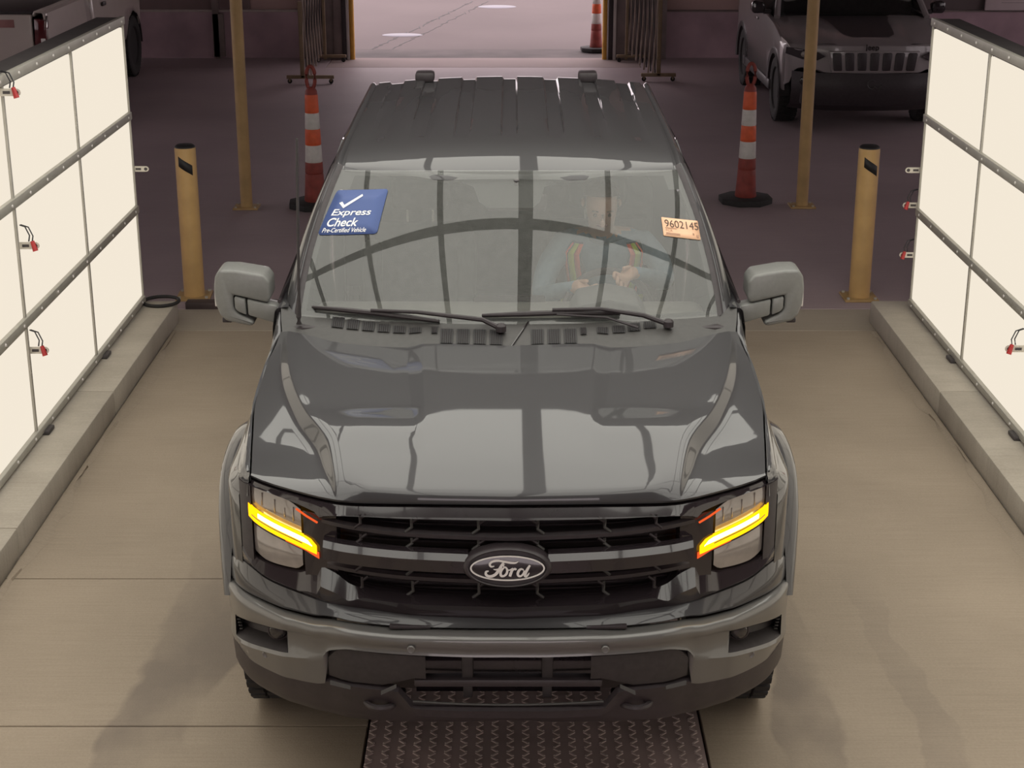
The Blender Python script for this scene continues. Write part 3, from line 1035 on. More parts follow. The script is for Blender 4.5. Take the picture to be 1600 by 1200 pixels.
# dark backing behind grille and lamps
rows = []
for z in lin(1.16, .80, 8):
    rows.append([(x, fy(x) + .085, z) for x in lin(0, .885, 24)])
grid('grille_backing', rows, 'satin_black', TR, (0, -1, 0), mirror=True)
for s in (-1, 1):
    # outer black upright beside the lamp
    rows = []
    for z in lin(1.152, .86, 10):
        rows.append([(s * x, fy(x) + dy, z) for (x, dy) in ((.838, .05), (.840, -.002), (.86, -.008), (.884, -.006), (.888, .02))])
    grid('lamp_outer_trim', rows, 'satin_black', TR, (0, -1, 0), ang=25)
    # panel between lamp and grille
    rows = []
    for z in lin(1.11, .885, 12):
        rows.append([(s * x, fy(x) + dy, z) for (x, dy) in ((.535, .05), (.545, .02), (.60, .004), (.655, .0), (.66, .03))])
    grid('lamp_inner_trim', rows, 'gloss_black', TR, (0, -1, 0), ang=25)
    lamp = bpy.data.objects.new('headlamp', None)
    COL.objects.link(lamp)
    lamp.parent = TR

    def lamp_band(name, top, bot, x0, x1, m, dep=0.0, n=14, rim=.014, nz=6):
        rows = []
        xs = lin(x0, x1, n)
        for i in range(nz):
            u = i / (nz - 1)
            rows.append([(s * x, fy(x) + dep - .004 * math.sin(PI * u), top(x) + (bot(x) - top(x)) * u) for x in xs])
        fr = [(p[0], p[1] + rim, p[2]) for p in rows[0]]
        bk = [(p[0], p[1] + rim, p[2]) for p in rows[-1]]
        rows = [[(r[0][0], r[0][1] + rim, r[0][2])] + r + [(r[-1][0], r[-1][1] + rim, r[-1][2])] for r in ([fr] + rows + [bk])]
        return grid(name, rows, m, lamp, (0, -1, 0), ang=25)

    def bar_c(x):      # centre line of the amber bar
        return interp([(.60, .992), (.62, .995), (.70, 1.012), (.78, 1.030), (.83, 1.046), (.850, 1.060)], x)

    lamp_band('upper_lens', lambda x: lens_top(x) - .004 - max(0, (.70 - x) * .35), lambda x: bar_c(x) + .022, .664, .838, 'lens', .012)
    lamp_band('lower_lens', lambda x: bar_c(x) - .034, lambda x: lens_bot(x) + .008 + max(0, (.685 - x) * .6) + max(0, (x - .80) * .35), .664, .836, 'lens', .014)
    lamp_band('lamp_divider', lambda x: bar_c(x) - .024, lambda x: bar_c(x) - .036, .66, .84, 'lens_dark', .006, nz=3)
    lamp_band('turn_signal', lambda x: bar_c(x) + .024 - max(0, (.635 - x) * .9), lambda x: bar_c(x) - .022, .612, .850, 'amber', -.008, nz=4)
    lamp_band('turn_signal_core', lambda x: bar_c(x) + .019 - max(0, (.645 - x) * .8), lambda x: bar_c(x) + .004, .626, .815, 'amber_core', -.014, nz=3)
    lamp_band('turn_signal_groove', lambda x: bar_c(x) - .001, lambda x: bar_c(x) - .004, .66, .838, 'lens_dark', -.013, nz=2)
    lamp_band('turn_signal_edge', lambda x: bar_c(x) - .017, lambda x: bar_c(x) - .028 - max(0, (.65 - x) * .2), .605, .72, 'amber_dim', -.004, nz=2)
    pts = [(s * .676, fy(.676) - .012, 1.116), (s * .64, fy(.64) - .014, 1.100), (s * .605, fy(.605) - .012, 1.086)]
    tube('marker_line', pts, .0035, 'amber_dim', lamp, 6)
    for x, z0, z1 in ((.69, 1.06, 1.11), (.72, 1.065, 1.10), (.755, 1.07, 1.12), (.80, 1.085, 1.13)):
        box('lens_rib', (s * x, fy(x) + .008, (z0 + z1) / 2), (.005, .006, z1 - z0), 'lens', lamp, .002, seg=1)

# grille bars
gr = bpy.data.objects.new('grille', None)
COL.objects.link(gr)
gr.parent = TR


def gbar(name, zf, h, x0, x1, yo, m, top=.4, dep=.012):
    xs = lin(x0, x1, 26)
    rows = [[(x, fy(x) + yo + .06, zf(abs(x)) + h * .5) for x in xs], [(x, fy(x) + yo + dep, zf(abs(x)) + h * .5) for x in xs],
            [(x, fy(x) + yo, zf(abs(x)) + h * (.5 - top)) for x in xs], [(x, fy(x) + yo, zf(abs(x)) - h * .5) for x in xs], [(x, fy(x) + yo + .05, zf(abs(x)) - h * .5) for x in xs]]
    return grid(name, rows, m, gr, (0, -1, .2), ang=20)


for s in (-1, 1):
    gbar('main_bar', lambda x: 1.000 + .010 * (x / .58), .056, *sorted((s * .125, s * .585)), -.05, 'gloss_black', .28, .022)
    gbar('grille_bar', lambda x: 1.073 + .018 * (x / .58)**2, .02, *sorted((s * .0, s * .60)), .006, 'satin_black')
    gbar('grille_bar', lambda x: .925 + .016 * (x / .58)**2, .02, *sorted((s * .0, s * .58)), .006, 'satin_black')
    gbar('grille_bar', lambda x: .968 + .012 * (x / .58)**2, .012, *sorted((s * .12, s * .57)), .012, 'satin_black')
    for x in (.092, .302, .465):
        for (z0, z1) in ((1.083, 1.13), (1.028, 1.063), (.935, .972), (.862, .915)):
            d = .020
            lo, hi = (x, x - .0), (x, x)
            tube('grille_strut', [(s * (x + d), fy(x) + .012, z0), (s * x, fy(x) + .012, z0 + .016), (s * x, fy(x) + .012, z1)], .0055, 'mid_plastic' if x < .4 else 'satin_black', gr, 6)
            tube('grille_strut', [(s * (x - d), fy(x) + .012, z1), (s * x, fy(x) + .012, z1 - .014)], .005, 'satin_black', gr, 6)
for k, z in enumerate(lin(.87, 1.13, 14)):
    tube('grille_mesh_wire', [(x, fy(x) + .06, z) for x in lin(-.56, .56, 15)], .003, 'satin_black', gr, 4)
# oval badge
bd = bpy.data.objects.new('badge', None)
COL.objects.link(bd)
bd.parent = TR
bd.location = (-.002, -.008, .997)
bd.rotation_euler = (R(90 - 8), 0, 0)


def ellipse_dome(name, a, b, prof, m):
    n = 56
    v, f = [], []
    for (k, h) in prof:
        for i in range(n):
            t_ = 2 * PI * i / n
            v.append((a * k * math.cos(t_) if k > 0 else 0, (b * k - (0 if k >= 1 else 0)) * math.sin(t_), h))
    for i in range(len(prof) - 1):
        for j in range(n):
            f.append((i * n + j, i * n + (j + 1) % n, (i + 1) * n + (j + 1) % n, (i + 1) * n + j))
    f.append(tuple((len(prof) - 1) * n + j for j in range(n)))
    return raw(name, v, f, m, bd, True, 60)


ellipse_dome('badge_bezel', .140, .066, [(1.0, -.05), (1.0, -.004), (.97, .008), (.90, .014), (.86, .012), (.85, .006)], 'satin_black')
ellipse_dome('badge_face', .118, .0425, [(1.0, .004), (.99, .010), (.9, .0115), (.5, .013), (.05, .0135)], 'gloss_black')
bm = bmesh.new()
n = 64
ring = []
for (k, h) in ((1.0, .0115), (1.0, .0150), (.955, .0150), (.955, .0115)):
    ring.append([bm.verts.new(((.116 * math.cos(2 * PI * i / n)) * (k if k == 1 else .957), (.0405 * math.sin(2 * PI * i / n)) * (k if k == 1 else .90), h)) for i in range(n)])
for a in range(3):
    for i in range(n):
        bm.faces.new((ring[a][i], ring[a][(i + 1) % n], ring[a + 1][(i + 1) % n], ring[a + 1][i]))
frombm('badge_ring', bm, 'badge_white', bd, True, 30)
bm = bmesh.new()


def fp(l):
    return [((x - 800) * .000371, (340 - y) * .000415) for (x, y) in l]


W_ = .0075
stroke(bm, fp([(690, 322), (664, 326), (652, 308), (672, 288), (715, 279), (770, 287), (830, 296), (868, 296), (893, 283)]), [.003, .006, .007, .007, .007, .007, .007, .006, .001], .0152)
stroke(bm, fp([(768, 292), (750, 318), (728, 352), (704, 382), (672, 399), (640, 400), (620, 386), (622, 366), (643, 360)]), [.006, .0085, .0095, .0095, .009, .0085, .008, .007, .004], .0156)
stroke(bm, fp([(683, 346), (705, 349), (735, 341), (756, 330)]), [.002, .005, .005, .003], .0159)
stroke(bm, fp([(776, 330), (756, 347), (742, 374), (748, 396), (770, 398), (792, 380), (798, 352), (786, 332), (770, 326), (768, 312), (778, 308)]), [.004, .0065, .008, .008, .0065, .0075, .007, .005, .004, .003, .002], .0158)
stroke(bm, fp([(798, 350), (818, 352), (836, 342), (846, 336)]), [.003, .004, .004, .003], .0161)
stroke(bm, fp([(842, 338), (836, 358), (826, 382), (820, 402)]), [.004, .008, .009, .008], .0160)
stroke(bm, fp([(834, 368), (846, 350), (862, 343), (874, 350)]), [.003, .006, .0075, .006], .0163)
stroke(bm, fp([(936, 352), (916, 344), (896, 356), (886, 380), (894, 398), (914, 398), (932, 380), (942, 356)]), [.004, .006, .008, .008, .007, .006, .006, .005], .0158)
stroke(bm, fp([(988, 314), (970, 340), (952, 372), (946, 394), (956, 402), (972, 388), (982, 372)]), [.006, .0085, .009, .0085, .007, .005, .002], .0161)
badge = frombm('badge_lettering', bm, 'badge_white', bd, False)

# ---- painted filler panel between fascia and bumper, then the bumper
BT = [(0, -.05, .766), (.12, -.05, .766), (.26, -.04, .764), (.35, -.03, .762), (.45, -.012, .763), (.528, .01, .764), (.584, .04, .757), (.628, .06, .751), (.70, .105, .747),
      (.74, .13, .746), (.80, .185, .744), (.862, .25, .741), (.905, .31, .738), (.935, .37, .734), (.954, .42, .730), (.962, .47, .727)]


def dens(pts, k=4):
    out = []
    for i in range(len(pts) - 1):
        p0, p1, p2, p3 = (np.array(pts[j]) for j in (max(i - 1, 0), i, i + 1, min(i + 2, len(pts) - 1)))
        for q in range(k):
            t_ = q / k
            out.append(tuple(.5 * (2 * p1 + (p2 - p0) * t_ + (2 * p0 - 5 * p1 + 4 * p2 - p3) * t_**2 + (3 * p1 - p0 - 3 * p2 + p3) * t_**3)))
    out.append(pts[-1])
    return out


BTD = dens(BT, 5)
rows = [[], [], [], [], []]
for (x, y, z) in BTD:
    sy, sz = interp(SBY, x), interp(SBZ, x)
    rows[0].append((x, sy + .02, sz + .001))
    rows[1].append((x, sy - .001, sz - .001))
    yb = y + .035
    zb = z + .012 + interp([(0, .004), (.5, .004), (.56, .010), (.9, .004)], x)
    rows[2].append((x, sy - .006 + (yb - sy) * .25, sz - .004 + (zb - sz) * .35))
    rows[3].append((x, sy + (yb - sy) * .8, sz + (zb - sz) * .85))
    rows[4].append((x, yb + .012, zb))
grid('front_filler_panel', rows, 'paint', TR, (0, -1, .3), mirror=True, ang=45)


def bz4(x):
    return interp([(0, .725), (.5, .725), (.60, .718), (.712, .708), (.80, .690), (.88, .668), (.93, .648), (.962, .64)], x)


def bz5(x):
    return interp([(0, .712), (.5, .712), (.575, .69), (.60, .66), (.65, .645), (.712, .633), (.80, .612), (.88, .59), (.93, .575), (.962, .57)], x)


def bz6(x):
    return interp([(0, .694), (.26, .698), (.52, .705), (.545, .698), (.572, .672), (.580, .66), (.588, .545), (.65, .530), (.75, .518), (.853, .512), (.93, .53), (.962, .545)], x)


BR = [[] for _ in range(12)]
for (x, y, z) in BTD:
    oy = interp([(0, 0), (.55, 0), (.62, .004), (.962, .004)], x)
    rg = interp([(0, 0), (.58, 0), (.64, .3), (.70, 1), (.94, 1), (.962, .6)], x)
    pr = [(y + .055, z + .010), (y + .016, z + .008), (y + .003, z + .003), (y - .004, z - .008), (y - .001, z - .022), (y + .004, bz4(x) + .004), (y + .008, bz4(x)), (y + .010 - .006 * rg, bz5(x)),
          (y + .006 - .014 * rg, bz5(x) - .010), (y + .008 - .008 * rg, bz5(x) - .024 if x > .585 else bz5(x) - .003), (y + .022, bz6(x) + .006), (y + .05, bz6(x))]
    for r_, (yy, zz) in zip(BR, pr):
        r_.append((x, yy, zz))
nb = len(BTD)
cols_x = [p[0] for p in BTD]
fog0 = min(range(nb), key=lambda i: abs(cols_x[i] - .715))
fog1 = min(range(nb), key=lambda i: abs(cols_x[i] - .925))


def fog_skip(i, j):
    # columns after mirroring: left half reversed
    c = j if j >= nb - 1 else (nb - 1) * 2 - 1 - j
    c -= nb - 1
    return i == 6 and fog0 <= c < fog1


bumper = grid('bumper', BR, 'bumper_paint', TR, (0, -1, .1), skip=fog_skip, mirror=True, ang=45)
for s in (-1, 1):
    fl = bpy.data.objects.new('fog_lamp', None)
    COL.objects.link(fl)
    fl.parent = bumper
    t0, b0 = BR[6][fog0:fog1 + 1], BR[7][fog0:fog1 + 1]
    rows = [[(p[0], p[1] - .002, p[2]) for p in t0], [(p[0] - .004, p[1] + .012, p[2] - .003) for p in t0], [(p[0] - .01, p[1] + .075, p[2] - .012) for p in t0],
            [(p[0] - .01, p[1] + .070, p[2] + .014) for p in b0], [(p[0] - .004, p[1] + .012, p[2] + .004) for p in b0], [(p[0], p[1] - .002, p[2]) for p in b0]]
    grid('fog_recess', [mir(r, s) for r in rows], 'dark_plastic', fl, (0, -1, 0), ang=30)
    for e in (0, -1):
        raw('fog_recess_end', mir([r[e] for r in rows], s), [tuple(range(6))], 'dark_plastic', fl)
    cx_, cy_, cz_ = .755, .200, .680
    lathe('lamp_glass', [(.030, -.005), (.030, -.02), (.026, -.028), (.012, -.033), (0, -.034)], 'lens_dark', fl, 20, (s * cx_, cy_, cz_), 'Y')
    lathe('lamp_rim', [(.036, .0), (.036, -.018), (.031, -.02), (.031, .0)], 'satin_black', fl, 20, (s * cx_, cy_, cz_), 'Y')
    for k in range(5):
        box('recess_rib', (s * (.915 - .002 * k), .36 + .0 * k, .645 - .012 * k), (.012, .02, .004), 'mid_plastic', fl, .001, seg=1)
    # parking sensors
    for (x, y, z, q) in ((.305, -.044, .729, .25), (.80, .188, .588, 1.0)):
        lathe('parking_sensor', [(.013, .006), (.013, -.001), (.011, -.003), (.008, -.002), (.0, -.002)], 'bumper_paint', bumper, 16, (s * x, y, z), 'Y')
    box('filler_slot', (s * .31, .012, .782), (.13, .02, .012), 'satin_black', TR, .003)
# lower plastic: side pads, centre intakes, valance
for s in (-1, 1):
    xs = [.262, .27, .30, .40, .50, .535, .555, .574, .578]
    rows = []
    for (u, dy) in ((0, .05), (.02, .016), (.10, .004), (.5, .0), (.93, .008), (1, .045)):
        r_ = []
        for x in xs:
            yb = interp([(p[0], p[1]) for p in BT], x)
            zt = bz6(x) + .004 - max(0, (x - .535)) * .3
            zb = interp([(.26, .60), (.36, .598), (.40, .566), (.50, .563), (.578, .572)], x)
            r_.append((s * x, yb + .012 + dy + .01 * u, zt + (zb - zt) * u))
        rows.append(r_)
    grid('bumper_pad', rows, 'dark_plastic', bumper, (0, -1, 0), ang=40)
    # lighter plates that stand in for the reflection along the pad edge
    for (xa, xb, za, zb) in ((.505, .572, .570, .578), (.355, .405, .598, .570)):
        yb = interp([(p[0], p[1]) for p in BT], (xa + xb) / 2) - .002
        raw('valance_tab', mir([(xa, yb, za), (xb, yb + (.02 if xb > .5 else .006), zb), (xb, yb + (.012 if xb > .5 else .0), zb - .012), (xa, yb - .004, za - .012)], s), [(0, 1, 2, 3)], 'mid_plastic', bumper)
rows = [[], [], [], [], []]
for x in lin(0, .955, 50):
    yb = interp([(p[0], p[1]) for p in BT], x)
    zt = interp([(0, .50), (.30, .50), (.36, .56), (.57, .56), (.60, .55), (.75, .524), (.853, .518), (.955, .535)], x)
    rows[0].append((x, yb + .05, zt + .01))
    rows[1].append((x, yb + .022, zt))
    rows[2].append((x, yb + .03, zt - .03))
    rows[3].append((x, yb + .06 + .02 * (1 - x), .455 - .04 * x))
    rows[4].append((x, yb + .12, .41 - .045 * x))
grid('lower_valance', rows, 'satin_black', TR, (0, -1, 0), mirror=True, ang=40)
rows = [[(x, .10, z) for x in lin(-.30, .30, 5)] for z in (.72, .50)]
grid('intake_backing', rows, 'gloss_black', bumper, (0, -1, 0))
for x in (-.13, .125):
    box('intake_bar', (x, .03, .645), (.036, .05, .12), 'dark_plastic', bumper, .005)
    box('intake_bar', (x, .04, .545), (.030, .04, .05), 'dark_plastic', bumper, .004)
box('intake_crossbar', (0, .015, .589), (.60, .05, .026), 'satin_black', bumper, .006)
tube('intake_lip', [(x, -.012 + .05 * x * x, .514 + .01 * (x / .3)**2) for x in lin(-.305, .305, 13)], .004, 'mid_plastic', bumper, 6)
for s in (-1, 1):
    tube('tow_hook', [(s * (.41 + .055 * math.cos(a)), .05 - .07 * math.sin(a) + .02, .495) for a in lin(0, PI, 11)], .011, 'satin_black', TR, 8)
    box('tow_hook_mount', (s * .41, .09, .485), (.15, .08, .03), 'satin_black', TR, .008)

# ---- cowl, windscreen, pillars, roof
def Wp(s_, t_, off=0.0):
    a = s_ * s_
    b = np.array((.837 * s_, 1.42 + .1642 * a + .0137 * a * a, 1.350 - .020 * a))
    tp = np.array((.711 * s_, 2.03 + .0911 * a + .0303 * a * a, 1.832 - .022 * a))
    p = b + (tp - b) * t_
    p[0] *= 1 + .10 * max(t_, 0) * (1 - t_)
    nn = np.array((.22 * s_, -.62, .78))
    nn = nn / np.linalg.norm(nn)
    return tuple(p + nn * ((-.0029 + .011 * a) * 4 * t_ * (1 - t_) + off))


wind = grid('windshield', [[Wp(s_, t_) for s_ in lin(-1, 1, 61)] for t_ in lin(-.02, 1.0, 31)], 'glass', TR, (0, -1, 1))
# black border just under the glass
fr = []
NS, NT = 60, 30


def frit(i, j):
    t_ = -.02 + 1.02 * (i + .5) / NT
    s_ = -1 + 2 * (j + .5) / NS
    return not (t_ < .055 or t_ > .965 or abs(s_) > .955 - .05 * (t_ > .85))


grid('windshield_border', [[Wp(s_, t_, -.006) for s_ in lin(-1, 1, NS + 1)] for t_ in lin(-.02, 1.0, NT + 1)], 'mark_black', wind, (0, -1, 1), skip=frit)
# camera housing behind the glass, top centre
hs = [(-.30, .985), (-.27, .93), (-.20, .90), (-.165, .80), (-.12, .76), (.13, .76), (.17, .80), (.20, .90), (.27, .93), (.30, .985)]
raw('camera_housing', [Wp(a, b, -.012) for a, b in hs], [tuple(range(len(hs)))], 'mark_black', wind)


def cowl(x, w):
    a = abs(x)
    s_ = min(a / .837, 1)
    h = np.array((x, interp(YR, a) + .008, hood_z(a, interp(YR, a)) - .012))
    b = np.array((x, 1.435 + .1642 * s_**2 + .0137 * s_**4, 1.356 - .020 * s_ * s_))
    return h + (b - h) * w


rows = [[tuple(cowl(x, w) - np.array((0, 0, .03 if w < 0 else 0))) for x in lin(-.85, .85, 61)] for w in (-.06, 0, .25, .5, .75, 1.0)]
cw = grid('cowl_panel', rows, 'mid_plastic', TR, (0, -.3, 1), ang=40)
vents = []
for k in range(6):
    vents.append((509 + 25.4 * k, 529 + 25.4 * k, .60 - .012 * k, .98 - .05 * k))
vents += [(672, 682, .50, .74)] + [(687 + 26 * k, 707 + 26 * k, .10, .68) for k in range(4)]
vents += [(830, 850, .10, .68), (856, 876, .10, .68), (882, 902, .10, .68), (908, 918, .45, .72), (935, 953, .52, .74), (960, 980, .56, .80), (985, 1005, .60, .86), (1011, 1031, .66, .9)]
for (a, b, w0, w1) in vents:
    xa, xb = (a - 795) * .00243, (b - 795) * .00243
    up = np.array((0, -.003, .004))
    q = [tuple(cowl(x, w) + up) for x, w in ((xa, w0), (xb, w0), (xb, w1), (xa, w1))]
    vt = raw('cowl_vent', q, [(0, 1, 2, 3)], 'mark_black', cw, False)
    bm = bmesh.new()
    for k in range(5):
        xx = xa + (xb - xa) * (k + 1) / 6
        addtube(bm, [cowl(xx, w0) + up * 1.5, cowl(xx, w1) + up * 1.2], .0009, 4)
    frombm('vent_slats', bm, 'satin_black', vt, False)
tube('cowl_seam', [tuple(cowl(.01, .02) + np.array((0, 0, .004))), tuple(cowl(.075, .98) + np.array((0, 0, .004)))], .003, 'gloss_black', cw, 6)
for s in (-1, 1):
    # corner plate between cowl, hood and pillar
    raw('cowl_corner', mir([(.79, 1.438, 1.298), (.884, 1.465, 1.304), (.899, 1.55, 1.340), (.910, 1.64, 1.360), (.908, 1.70, 1.366), (.862, 1.64, 1.348), (.835, 1.60, 1.333)], s), [(0, 1, 2, 6), (2, 3, 5, 6), (3, 4, 5)], 'mid_plastic', TR)
    rows1, rows2 = [], []
    for t_ in lin(.0, 1.03, 22):
        p = np.array(Wp(1.0, t_))
        k = 1 - .25 * t_
        rows1.append(mir([tuple(p + np.array(d)) for d in ((-.008, -.004, .0), (.004, .000, .007), (.016, .012, .006))], s))
        rows2.append(mir([tuple(p + np.array(d)) for d in ((.016, .012, .002), (.021, .016, .009), (.040 * k, .036, .008), (.058 * k, .062, -.004), (.068 * k, .082, -.016), (.074 * k, .098, -.026), (.084 * k, .17, -.05))], s))
    grid('windshield_moulding', rows1, 'satin_black', TR, (s, -1, 1), ang=60)
    grid('a_pillar', rows2, 'paint', TR, (s, -1, 1), ang=60)

RL = [(0, 2.0), (.28, 2.0), (.33, 2.018), (.40, 2.045), (.55, 2.09), (.711, 2.15), (.76, 2.19)]
RZ = [(1.99, 1.808), (2.05, 1.828), (2.12, 1.8475), (2.2, 1.866), (2.25, 1.8755), (2.32, 1.884), (2.45, 1.892), (2.8, 1.906), (3.4, 1.918), (4.06, 1.925)]
GROOVE = (0, .213, .412, .592)


def roof_z(x, y):
    z = interp(RZ, y) - .034 * (x / .69)**2.0
    h = min(max((y - 2.45) / .22, 0), 1)
    for c in GROOVE:
        c = c * (1 - .03 * (4 - y) / 1.6)
        d = abs(x - c)
        z -= .013 * h * min(max((.0385 - d) / .006, 0), 1)
    return z


xcols = [0]
for c in GROOVE:
    for d in (-.0395, -.036, -.031, -.028, -.01, .01, .028, .031, .036, .0395):
        if c + d > 0.005:
            xcols.append(c + d)
xcols = sorted(xcols + [.10, .15, .31, .35, .51, .65, .672])
rows = []
for v in [0, .004, .01, .02, .035, .055, .08, .11, .15, .19, .205, .214, .222, .232, .245, .30] + lin(.36, .97, 13) + [.985, .994, 1.0]:
    r_ = []
    for x in xcols + [.684, .690, .694, .706, .714, .722, .734, .745, .750]:
        yl = interp(RL, x)
        y = yl + (4.06 - yl) * v
        z = roof_z(min(x, .69), y)
        if x > .69:
            z += {.694: -.010, .706: -.012, .714: -.002, .722: .001, .734: -.006, .745: -.022, .750: -.04}[x]
        e = (y - yl)
        z -= .010 * math.exp(-e / .012)
        r_.append((x, y, z))
    rows.append(r_)
lip = [(p[0], p[1] + .015, p[2] - .014) for p in rows[0]]
tail = [(p[0], p[1] + .014, p[2] - .008) for p in rows[-1]]
tail2 = [(p[0], p[1] + .02, p[2] - .06) for p in rows[-1]]
roof = grid('roof', [lip] + rows + [tail, tail2], 'paint', TR, (0, 0, 1), mirror=True, ang=35)
M['roof_dark'] = M['paint']
for x in (-.46, .40):
    box('roof_bracket', (x + .012, 4.06, 1.925), (.10, .10, .055), 'satin_black', TR, .015)

# ---- cab sides, doors, glass, rear
for s in (-1, 1):
    for (y0, y1) in ((1.628, 2.735), (2.743, 3.92)):
        rows = []
        for y in lin(y0, y1, 9):
            rows.append(mir([(.88, y, 1.362), (.922, y, 1.358), (.934, y, 1.345), (.945, y, 1.28), (.957, y, 1.10), (.962, y, .98), (.957, y, .90), (.945, y, .72), (.93, y, .56), (.90, y, .52)], s))
        d = grid('door', rows, 'paint', TR, (s, 0, 0), ang=40)
        tube('belt_trim', mir([(.926, y, 1.362) for y in (y0 + .08, y1 - .02)], s), .008, 'satin_black', d, 6)
        box('door_handle', (s * .965, y1 - .17, 1.17), (.03, .19, .04), 'paint', d, .01)
    rows = [mir([(.93, y0, 1.37), (.84, y0 + .30 * k, 1.60), (.765, y0 + .52 * k, 1.80)], s) for (y0, k) in ((1.72, 1), (2.70, .04))]
    grid('side_window', rows, 'dark_glass', TR, (s, 0, .3))
    rows = [mir([(.93, y0, 1.37), (.84, y0, 1.60), (.765, y0, 1.82)], s) for y0 in (2.80, 3.86)]
    grid('side_window', rows, 'dark_glass', TR, (s, 0, .3))
    for (y0, y1) in ((2.70, 2.80), (3.86, 4.06)):
        rows = [mir([(.932, y, 1.36), (.845, y, 1.60), (.760, y, 1.83)], s) for y in (y0, y1)]
        grid('window_pillar', rows, 'gloss_black' if y0 < 3 else 'paint', TR, (s, 0, .3), thick=.01)
    box('rocker_panel', (s * .90, 2.75, .50), (.10, 2.3, .12), 'satin_black', TR, .02)
    box('cab_corner', (s * .925, 4.0, .93), (.06, .14, .86), 'paint', TR, .015)
    # bed side
    rows = []
    for y in [4.10, 4.2, 4.3, 4.36, 4.45, 4.6, 4.75, 4.9, 5.0, 5.1, 5.16, 5.3, 5.5, 5.88]:
        lz = .55
        if abs(y - 4.66) < .50:
            lz = max(.55, .43 + math.sqrt(max(.25 - (y - 4.66)**2, 0)))
        rows.append(mir([(.84, y, 1.30), (.85, y, 1.345), (.93, y, 1.345), (.945, y, 1.32), (.962, y, 1.10), (.965, y, 1.02), (.955, y, lz)], s))
    grid('bed_side', rows, 'paint', TR, (s, 0, .2), thick=.02)
box('bed_floor', (0, 5.0, .80), (1.72, 1.74, .06), 'satin_black', TR, .01)
box('bed_front_wall', (0, 4.13, 1.06), (1.72, .05, .54), 'satin_black', TR, .01)
box('tailgate', (0, 5.86, 1.05), (1.66, .07, .58), 'paint', TR, .02)
box('rear_bumper', (0, 5.95, .62), (1.86, .16, .20), 'dark_plastic', TR, .03)
rows = [[(-.72, 4.065, 1.40), (.72, 4.065, 1.40)], [(-.66, 4.055, 1.84), (.66, 4.055, 1.84)]]
grid('rear_window', rows, 'dark_glass', TR, (0, 1, 0))
box('cab_back_panel', (0, 4.06, 1.09), (1.8, .03, .62), 'paint', TR, .005)
box('cab_floor', (0, 2.75, .58), (1.78, 2.6, .08), 'interior', TR, .01)
box('firewall', (0, 1.52, .96), (1.74, .06, .72), 'satin_black', TR, .01)
box('engine_bay_cover', (0, .92, .98), (1.2, .9, .10), 'satin_black', TR, .02)
box('chassis_rails', (0, 2.9, .46), (1.0, 5.2, .14), 'satin_black', TR, .02)

# ---- wheels
tire_prof = []
wheel0 = None


def make_wheel(rad=.415, wid=.285):
    h = wid / 2
    t = bpy.data.objects.new('wheel', None)
    COL.objects.link(t)
    prof = [(rad * .62, -h * .75), (rad * .66, -h * .92), (rad * .80, -h), (rad * .93, -h * .97), (rad * .98, -h * .86), (rad, -h * .70)]
    for g in (-.42, 0, .42):
        prof += [(rad, (g - .10) * h), (rad - .011, (g - .07) * h), (rad - .011, (g + .07) * h), (rad, (g + .10) * h)]
    prof += [(rad, h * .70), (rad * .98, h * .86), (rad * .93, h * .97), (rad * .80, h), (rad * .66, h * .92), (rad * .62, h * .75)]
    tr = lathe('tire', prof, 'rubber', t, 48, axis='X')
    bm = bmesh.new()
    for k in range(44):
        a = 2 * PI * k / 44
        for g, off in ((-.72, 0), (-.25, .5), (.25, 0), (.72, .5)):
            aa = a + off * 2 * PI / 44
            addbox(bm, (g * h * .98, (rad + .001) * math.cos(aa), (rad + .001) * math.sin(aa)), (.055, .012, .034), Matrix.Rotation(aa, 4, 'X'))
    tb = frombm('tread_blocks', bm, 'rubber', tr, False)
    tb['kind'] = 'stuff'
    lathe('rim', [(rad * .63, -h * .7), (rad * .60, -h * .5), (rad * .60, h * .5), (rad * .63, h * .7)], 'wheel', t, 32, axis='X')
    for k in range(6):
        a = 2 * PI * k / 6
        c, s_ = math.cos(a), math.sin(a)
        box('spoke', (h * .45, c * rad * .33, s_ * rad * .33), (.03, rad * .56, .06), 'wheel', t, .008, Matrix.Rotation(a, 4, 'X'))
        box('spoke', (-h * .45, c * rad * .33, s_ * rad * .33), (.03, rad * .56, .06), 'wheel', t, .008, Matrix.Rotation(a, 4, 'X'))
    lathe('hub', [(.07, -h * .55), (.06, -h * .6), (.06, h * .6), (.05, h * .63)], 'satin_black', t, 20, axis='X')
    return t


w0 = make_wheel()
for i, (x, y) in enumerate(((-.835, AXY + .05), (.835, AXY + .05), (-.845, 4.66), (.845, 4.66))):
    w = w0 if i == 0 else copy_tree(w0)
    w.parent = TR
    w.location = (x, y, .415)

